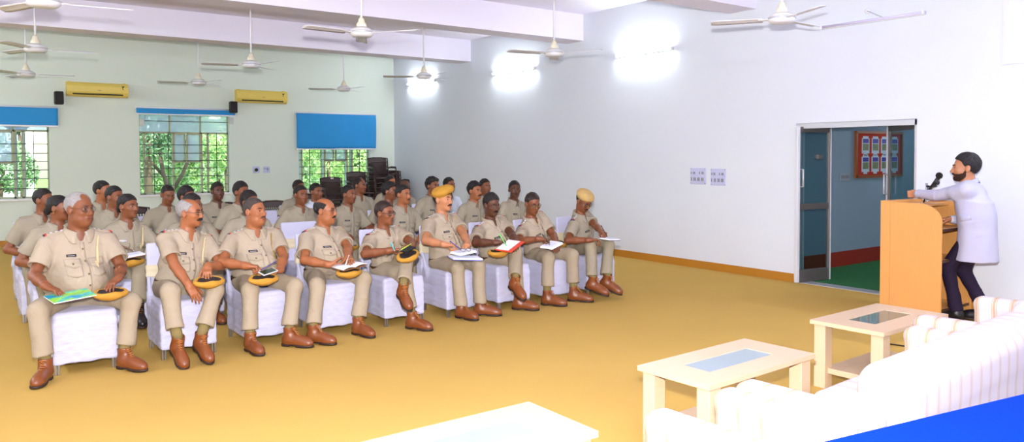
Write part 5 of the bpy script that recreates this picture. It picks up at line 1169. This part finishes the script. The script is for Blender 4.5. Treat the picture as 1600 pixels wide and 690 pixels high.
# ================================================================ things held or lying on laps
def slab(name, c, yaw, tilt, size, m, lab, cat, group=None, roll=0., extra=None):
    r = empty(name, c, lab, cat, group); R = Rz(math.radians(yaw))@Rx(math.radians(tilt))@Ry(math.radians(roll)); r.matrix_basis = Matrix.Translation(Vector(c)) @ Matrix([list(q) for q in R]).to_4x4()
    return r
M_PAPER = mat('white_paper', rgb(236, 238, 246), .7); M_INK = mat('faint_ruled_lines', rgb(150, 160, 190), .7)
def notebook(c, yaw, tilt, w, l, lab, cover, roll=0., openb=False, name='notebook', cat='notebook'):
    r = slab(name, c, yaw, tilt*.3, None, None, lab, cat, None, roll)
    if openb:
        for s in (-1, 1):
            G = np.array([[(s*x, y, .012*math.sin(x/w*PI)*1.0+.002) for y in np.linspace(-l/2, l/2, 3)] for x in np.linspace(0, w, 8)]); MB().sheet(G, A3(0, 0, -1), .004).build('page', M_PAPER, r)
        MB().box((0, 0, -.006), (w, l/2+.004, .003)).build('cover', cover, r)
    else:
        MB().box((0, 0, 0), (w/2, l/2, .007)).build('pages', M_PAPER, r); MB().box((0, 0, -.0095), (w/2+.004, l/2+.004, .0025)).build('cover', cover, r)
        ln = MB()
        for i in range(7): ln.box((-.01, l*(.38-.1*i), .0073), (w*.34, .001, .0004))
        ln.build('writing', M_INK, r)
    return r
def pen(a, d, m, lab, ln=.14):
    d = nrm(d); a = A3(*a); r = empty('pen', a, lab, 'pen'); MB().tube([d*(-.03), d*(ln-.03)], .0045, 8).build('barrel', m, r); MB().tube([d*(-.045), d*(-.03)], [.001, .004], 8).build('tip', M_STAR, r); MB().tube([d*(ln-.035), d*(ln-.022)], .0055, 8).build('cap', m, r)
def cap(c, yaw, tilt, lab, roll=0., m=None):
    c = A3(*c)-A3(0, 0, .022); r = slab('beret', c, yaw, tilt*.4, None, None, lab, 'cap', 'folded berets on laps', roll)
    F = Field((-.16, -.15, -.06), (.16, .15, .08), .006); F.add(ell((0, 0, .006), (.128, .088, .046)), .01).add(ell((0, .0, .046), (.108, .068, .044)), .01, 's').warp(lambda X, Y, Z: .003*np.sin(40*X+25*Y)); link('crown', F.mesh('crown', 1), m or M_BERET, r)
    F = Field((-.14, -.12, -.05), (.14, .12, .08), .006); F.add(ell((0, 0, .014), (.108, .070, .026)), .01).add(ell((0, .0, .044), (.10, .058, .030)), .01, 's').warp(lambda X, Y, Z: .004*np.sin(60*X+35*Y)); link('lining', F.mesh('lining', 1), M_LINING, r)
M_BLUEB = mat('blue_notebook_cover', rgb(60, 90, 190), .5); M_REDB = mat('orange_red_folder', rgb(206, 58, 30), .45); M_GREENP = mat('green_pen', rgb(90, 210, 90), .4); M_PURP = mat('purple_pen', rgb(70, 40, 130), .4); M_BLKP = mat('black_pen', rgb(30, 26, 34), .35); M_BRB = mat('brown_notebook_cover', rgb(120, 80, 50), .6); M_CYAN = mat('cyan_pen', rgb(60, 190, 200), .4)
# the heavy man's glossy magazine and cap
c = at(110, 462, 6.50); r = slab('magazine', c, 14, 8, None, None, 'green and blue glossy magazine under the hand of the heavy grey-haired man', 'magazine', None, -4)
mg = MATS.get('magazine_cover') or bpy.data.materials.new('magazine_cover'); mg.use_nodes = True; nt = mg.node_tree; tc = nt.nodes.new('ShaderNodeTexCoord'); mp = nt.nodes.new('ShaderNodeMapping'); mp.inputs['Scale'].default_value = (5, 7, 1); nz = nt.nodes.new('ShaderNodeTexNoise'); nz.inputs['Scale'].default_value = 1.4; cr = nt.nodes.new('ShaderNodeValToRGB')
for i, (p, k) in enumerate(((.3, rgb(20, 150, 90)), (.45, rgb(150, 210, 50)), (.55, rgb(40, 180, 170)), (.7, rgb(30, 110, 190)))):
    e = cr.color_ramp.elements[i] if i < 2 else cr.color_ramp.elements.new(p); e.position = p; e.color = (*k, 1)
for a, b_ in ((tc.outputs['Object'], mp.inputs[0]), (mp.outputs[0], nz.inputs['Vector']), (nz.outputs['Fac'], cr.inputs[0]), (cr.outputs[0], nt.nodes['Principled BSDF'].inputs['Base Color'])): nt.links.new(a, b_)
nt.nodes['Principled BSDF'].inputs['Roughness'].default_value = .3
MB().box((0, 0, 0), (.145, .10, .003)).build('pages', M_PAPER, r); MB().box((0, 0, .0042), (.145, .10, .0012)).build('front_cover', mg, r)
cap(at(172, 455, 6.50), 12, 20, 'golden beret under the left hand of the heavy grey-haired man')
cap(at(326, 437, 6.50), 8, 26, 'golden beret held by the man with the big drooping moustache')
cap(at(411, 433, 6.46), 4, 24, 'golden beret under the phone of the stout cropped man')
r = slab('phone', at(419, 424, 6.46), 18, 14, None, None, 'dark-screened phone held by the stout cropped man in the front row', 'phone', None, -10); MB().box((0, 0, 0), (.072, .042, .005), None, .002).build('case', mat('silver_phone_case', rgb(200, 204, 206), .3), r); MB().box((0, 0, .0055), (.062, .037, .0008)).build('screen', mat('dark_green_screen', rgb(40, 60, 36), .1), r)
pen(at(412, 419, 6.46), (.8, -.2, .45), mat('indigo_pen', rgb(60, 60, 130), .4), 'indigo pen in the hand of the stout cropped man')
notebook(at(546, 415, 6.46), 12, 10, .13, .18, 'open white notebook on the lap of the balding man, fourth in the front row', M_BRB, -6, True)
cap(at(545, 423, 6.44), 12, 12, 'golden beret under the open notebook of the balding man')
pen(at(541, 410, 6.46), (.5, .3, .8), M_STAR, 'silver pen with blue clip beside the balding man\'s notebook', .10)
cap(at(637, 397, 6.40), 20, 34, 'golden beret on the raised knee of the man in black-rimmed spectacles', -14)
r = slab('phone', at(637, 389, 6.42), 28, 14, None, None, 'black phone lying on the golden beret on the raised knee', 'phone', None, -14); MB().box((0, 0, 0), (.075, .04, .005), None, .002).build('case', M_BLK, r); MB().box((0, 0, .0055), (.066, .035, .0006)).build('screen', mat('dark_screen', rgb(24, 26, 34), .1), r)
pen(at(630, 388, 6.42), (.85, .1, .35), mat('yellow_green_pen', rgb(170, 200, 60), .4), 'yellow-green pen of the man in black-rimmed spectacles', .12)
pen(at(614, 386, 6.46), (-.2, .2, .6), M_CYAN, 'short cyan marker by the shirt of the man in black-rimmed spectacles', .07)
notebook(at(724, 393, 6.44), 10, 12, .21, .15, 'thick white notebook under the pen of the man in the golden beret', M_PAPER, -4)
notebook(at(727, 402, 6.40), -16, 8, .30, .20, 'blue and white file under the notebook of the man in the golden beret', M_BLUEB, 4, name='file_folder', cat='folder')
pen(at(717, 387, 6.44), (-.75, .2, .6), M_PURP, 'purple pen of the man in the golden beret')
r = empty('spectacles', at(728, 390, 6.40), 'wire spectacles lying on the notebook of the man in the golden beret', 'spectacles'); b = MB()
for s in (-1, 1): b.tube([(s*.032+.024*math.cos(t), .019*math.sin(t)*.6, .019*math.sin(t)*.8) for t in np.linspace(0, 2*PI, 15)[:-1]], .002, 5, True)
b.tube([(-.008, 0, .004), (.008, 0, .004)], .002, 5).tube([(.056, 0, .004), (.075, .04, .03), (.09, .09, .075)], .002, 5).tube([(-.056, 0, .004), (-.03, .06, -.004), (.02, .11, -.008)], .002, 5); b.build('frame', M_SPEC, r)
cap(at(778, 392, 6.46), 14, 16, 'golden beret under the red folder of the man with crossed legs')
r = slab('folder', at(797, 384, 6.38), 24, 4, None, None, 'orange-red folder under the pen of the moustached man with crossed legs', 'folder', None, -16); MB().box((0, 0, 0), (.14, .095, .006), None, .002).build('cover', M_REDB, r); MB().box((.0, .02, .0085), (.125, .07, .0025)).build('papers', M_PAPER, r)
pen(at(789, 380, 6.40), (-.45, .2, .8), M_GREENP, 'bright green pen of the man with the red folder')
notebook(at(862, 382, 6.42), 20, 14, .22, .15, 'white writing pad on the lap of the man looking down, eighth in the row', M_PAPER, -10)
pen(at(857, 379, 6.42), (-.5, .2, .75), M_BLKP, 'black pen of the man in black spectacles looking down')
notebook(at(953, 373, 6.40), 10, 10, .20, .14, 'white pad on the knee of the man in the pale khaki beret', M_BLKP, 4)
pen(at(947, 366, 6.40), (-.35, .3, .85), M_BLKP, 'black pen of the man in the pale khaki beret')
cap(at(873, 378, 6.86), 40, 30, 'golden beret tucked beside the man writing on the white pad')
notebook(at(205, 398, 7.88), 8, 10, .20, .15, 'notebook on the crossed knee of the woman with an earring', M_BRB, -6)
pen(at(203, 389, 7.88), (-.7, .3, .4), M_BRB, 'brown pen of the woman with an earring')
cap(at(203, 406, 7.86), 8, 10, 'golden beret under the notebook of the woman with an earring')
cap(at(449, 378, 8.80), 6, 16, 'golden beret on the lap of the upright young man behind the front row')
cap(at(545, 384, 8.85), 6, 16, 'golden beret on the lap of the young man between fourth and fifth front-row men')
# ================================================================ light
w = bpy.data.worlds.new('world'); SC.world = w; w.use_nodes = True; nt = w.node_tree; bg = nt.nodes['Background']
sk = nt.nodes.new('ShaderNodeTexSky'); sk.sky_type = 'NISHITA'; sk.sun_elevation = math.radians(48); sk.sun_rotation = math.radians(150); sk.sun_disc = False; sk.air_density = 1.2; sk.dust_density = 2
nt.links.new(sk.outputs[0], bg.inputs[0]); bg.inputs[1].default_value = .8
def lamp(name, typ, loc, energy, col=(1, 1, 1), rot=None, **k):
    l = bpy.data.lights.new(name, typ); l.energy = energy; l.color = col
    for a, b_ in k.items(): setattr(l, a, b_)
    o = bpy.data.objects.new(name, l); COL.objects.link(o); o.location = loc
    if rot: o.rotation_euler = rot
    return o
lamp('sun', 'SUN', (0, 0, 30), 7, (1, .96, .88), (math.radians(48), 0, math.radians(-18)), angle=.01)
lamp('camera_flash', 'AREA', (.0, .02, EYE+.27), 700, (1, .975, .97), (math.radians(90+4), 0, -YAW), shape='DISK', size=.10)
M_FILLTUBE = M_TUBE.copy(); M_FILLTUBE.name = 'added_fill_tube'; M_FILLTUBE.node_tree.nodes['Principled BSDF'].inputs['Emission Strength'].default_value = 480
# fill tubes added on unseen walls to brighten the hall and lobby
protot = [o for o in COL.objects if o.name.startswith('tube_light') and 'middle one' in o['label']][0]
for x, y, rz, lab in ((XL, 14.5, PI, 'a'), (XL, 11.0, PI, 'b'), (XL, 7.5, PI, 'c'), (XL, 4.0, PI, 'd'), (XR, 1.6, 0, 'e'), (0.5, YF, -PI/2, 'f'), (4.5, YF, -PI/2, 'g'), (13.41, 4.9, 0, 'h')):
    t = copy_tree(protot); tb = [c for c in t.children if c.name.startswith('tube')][0]; tb.data = tb.data.copy() if lab == 'a' else TBM; TBM = tb.data; TBM.materials[0] = M_FILLTUBE
    if lab == 'h': tb.data = tb.data.copy(); tb.data.materials[0] = M_TUBE
    t.name = 'tube_light'; t.location = (x, y, 3.27 if lab != 'h' else 2.5); t.rotation_euler = (0, 0, rz); t['label'] = 'added fill tube light on an unseen wall, '+{'a': 'left wall far end', 'b': 'left wall third', 'c': 'left wall second', 'd': 'left wall near end', 'e': 'right wall beside the camera', 'f': 'front wall left', 'g': 'front wall right', 'h': 'end wall of the lobby'}[lab]
SC.view_settings.exposure = 0.0
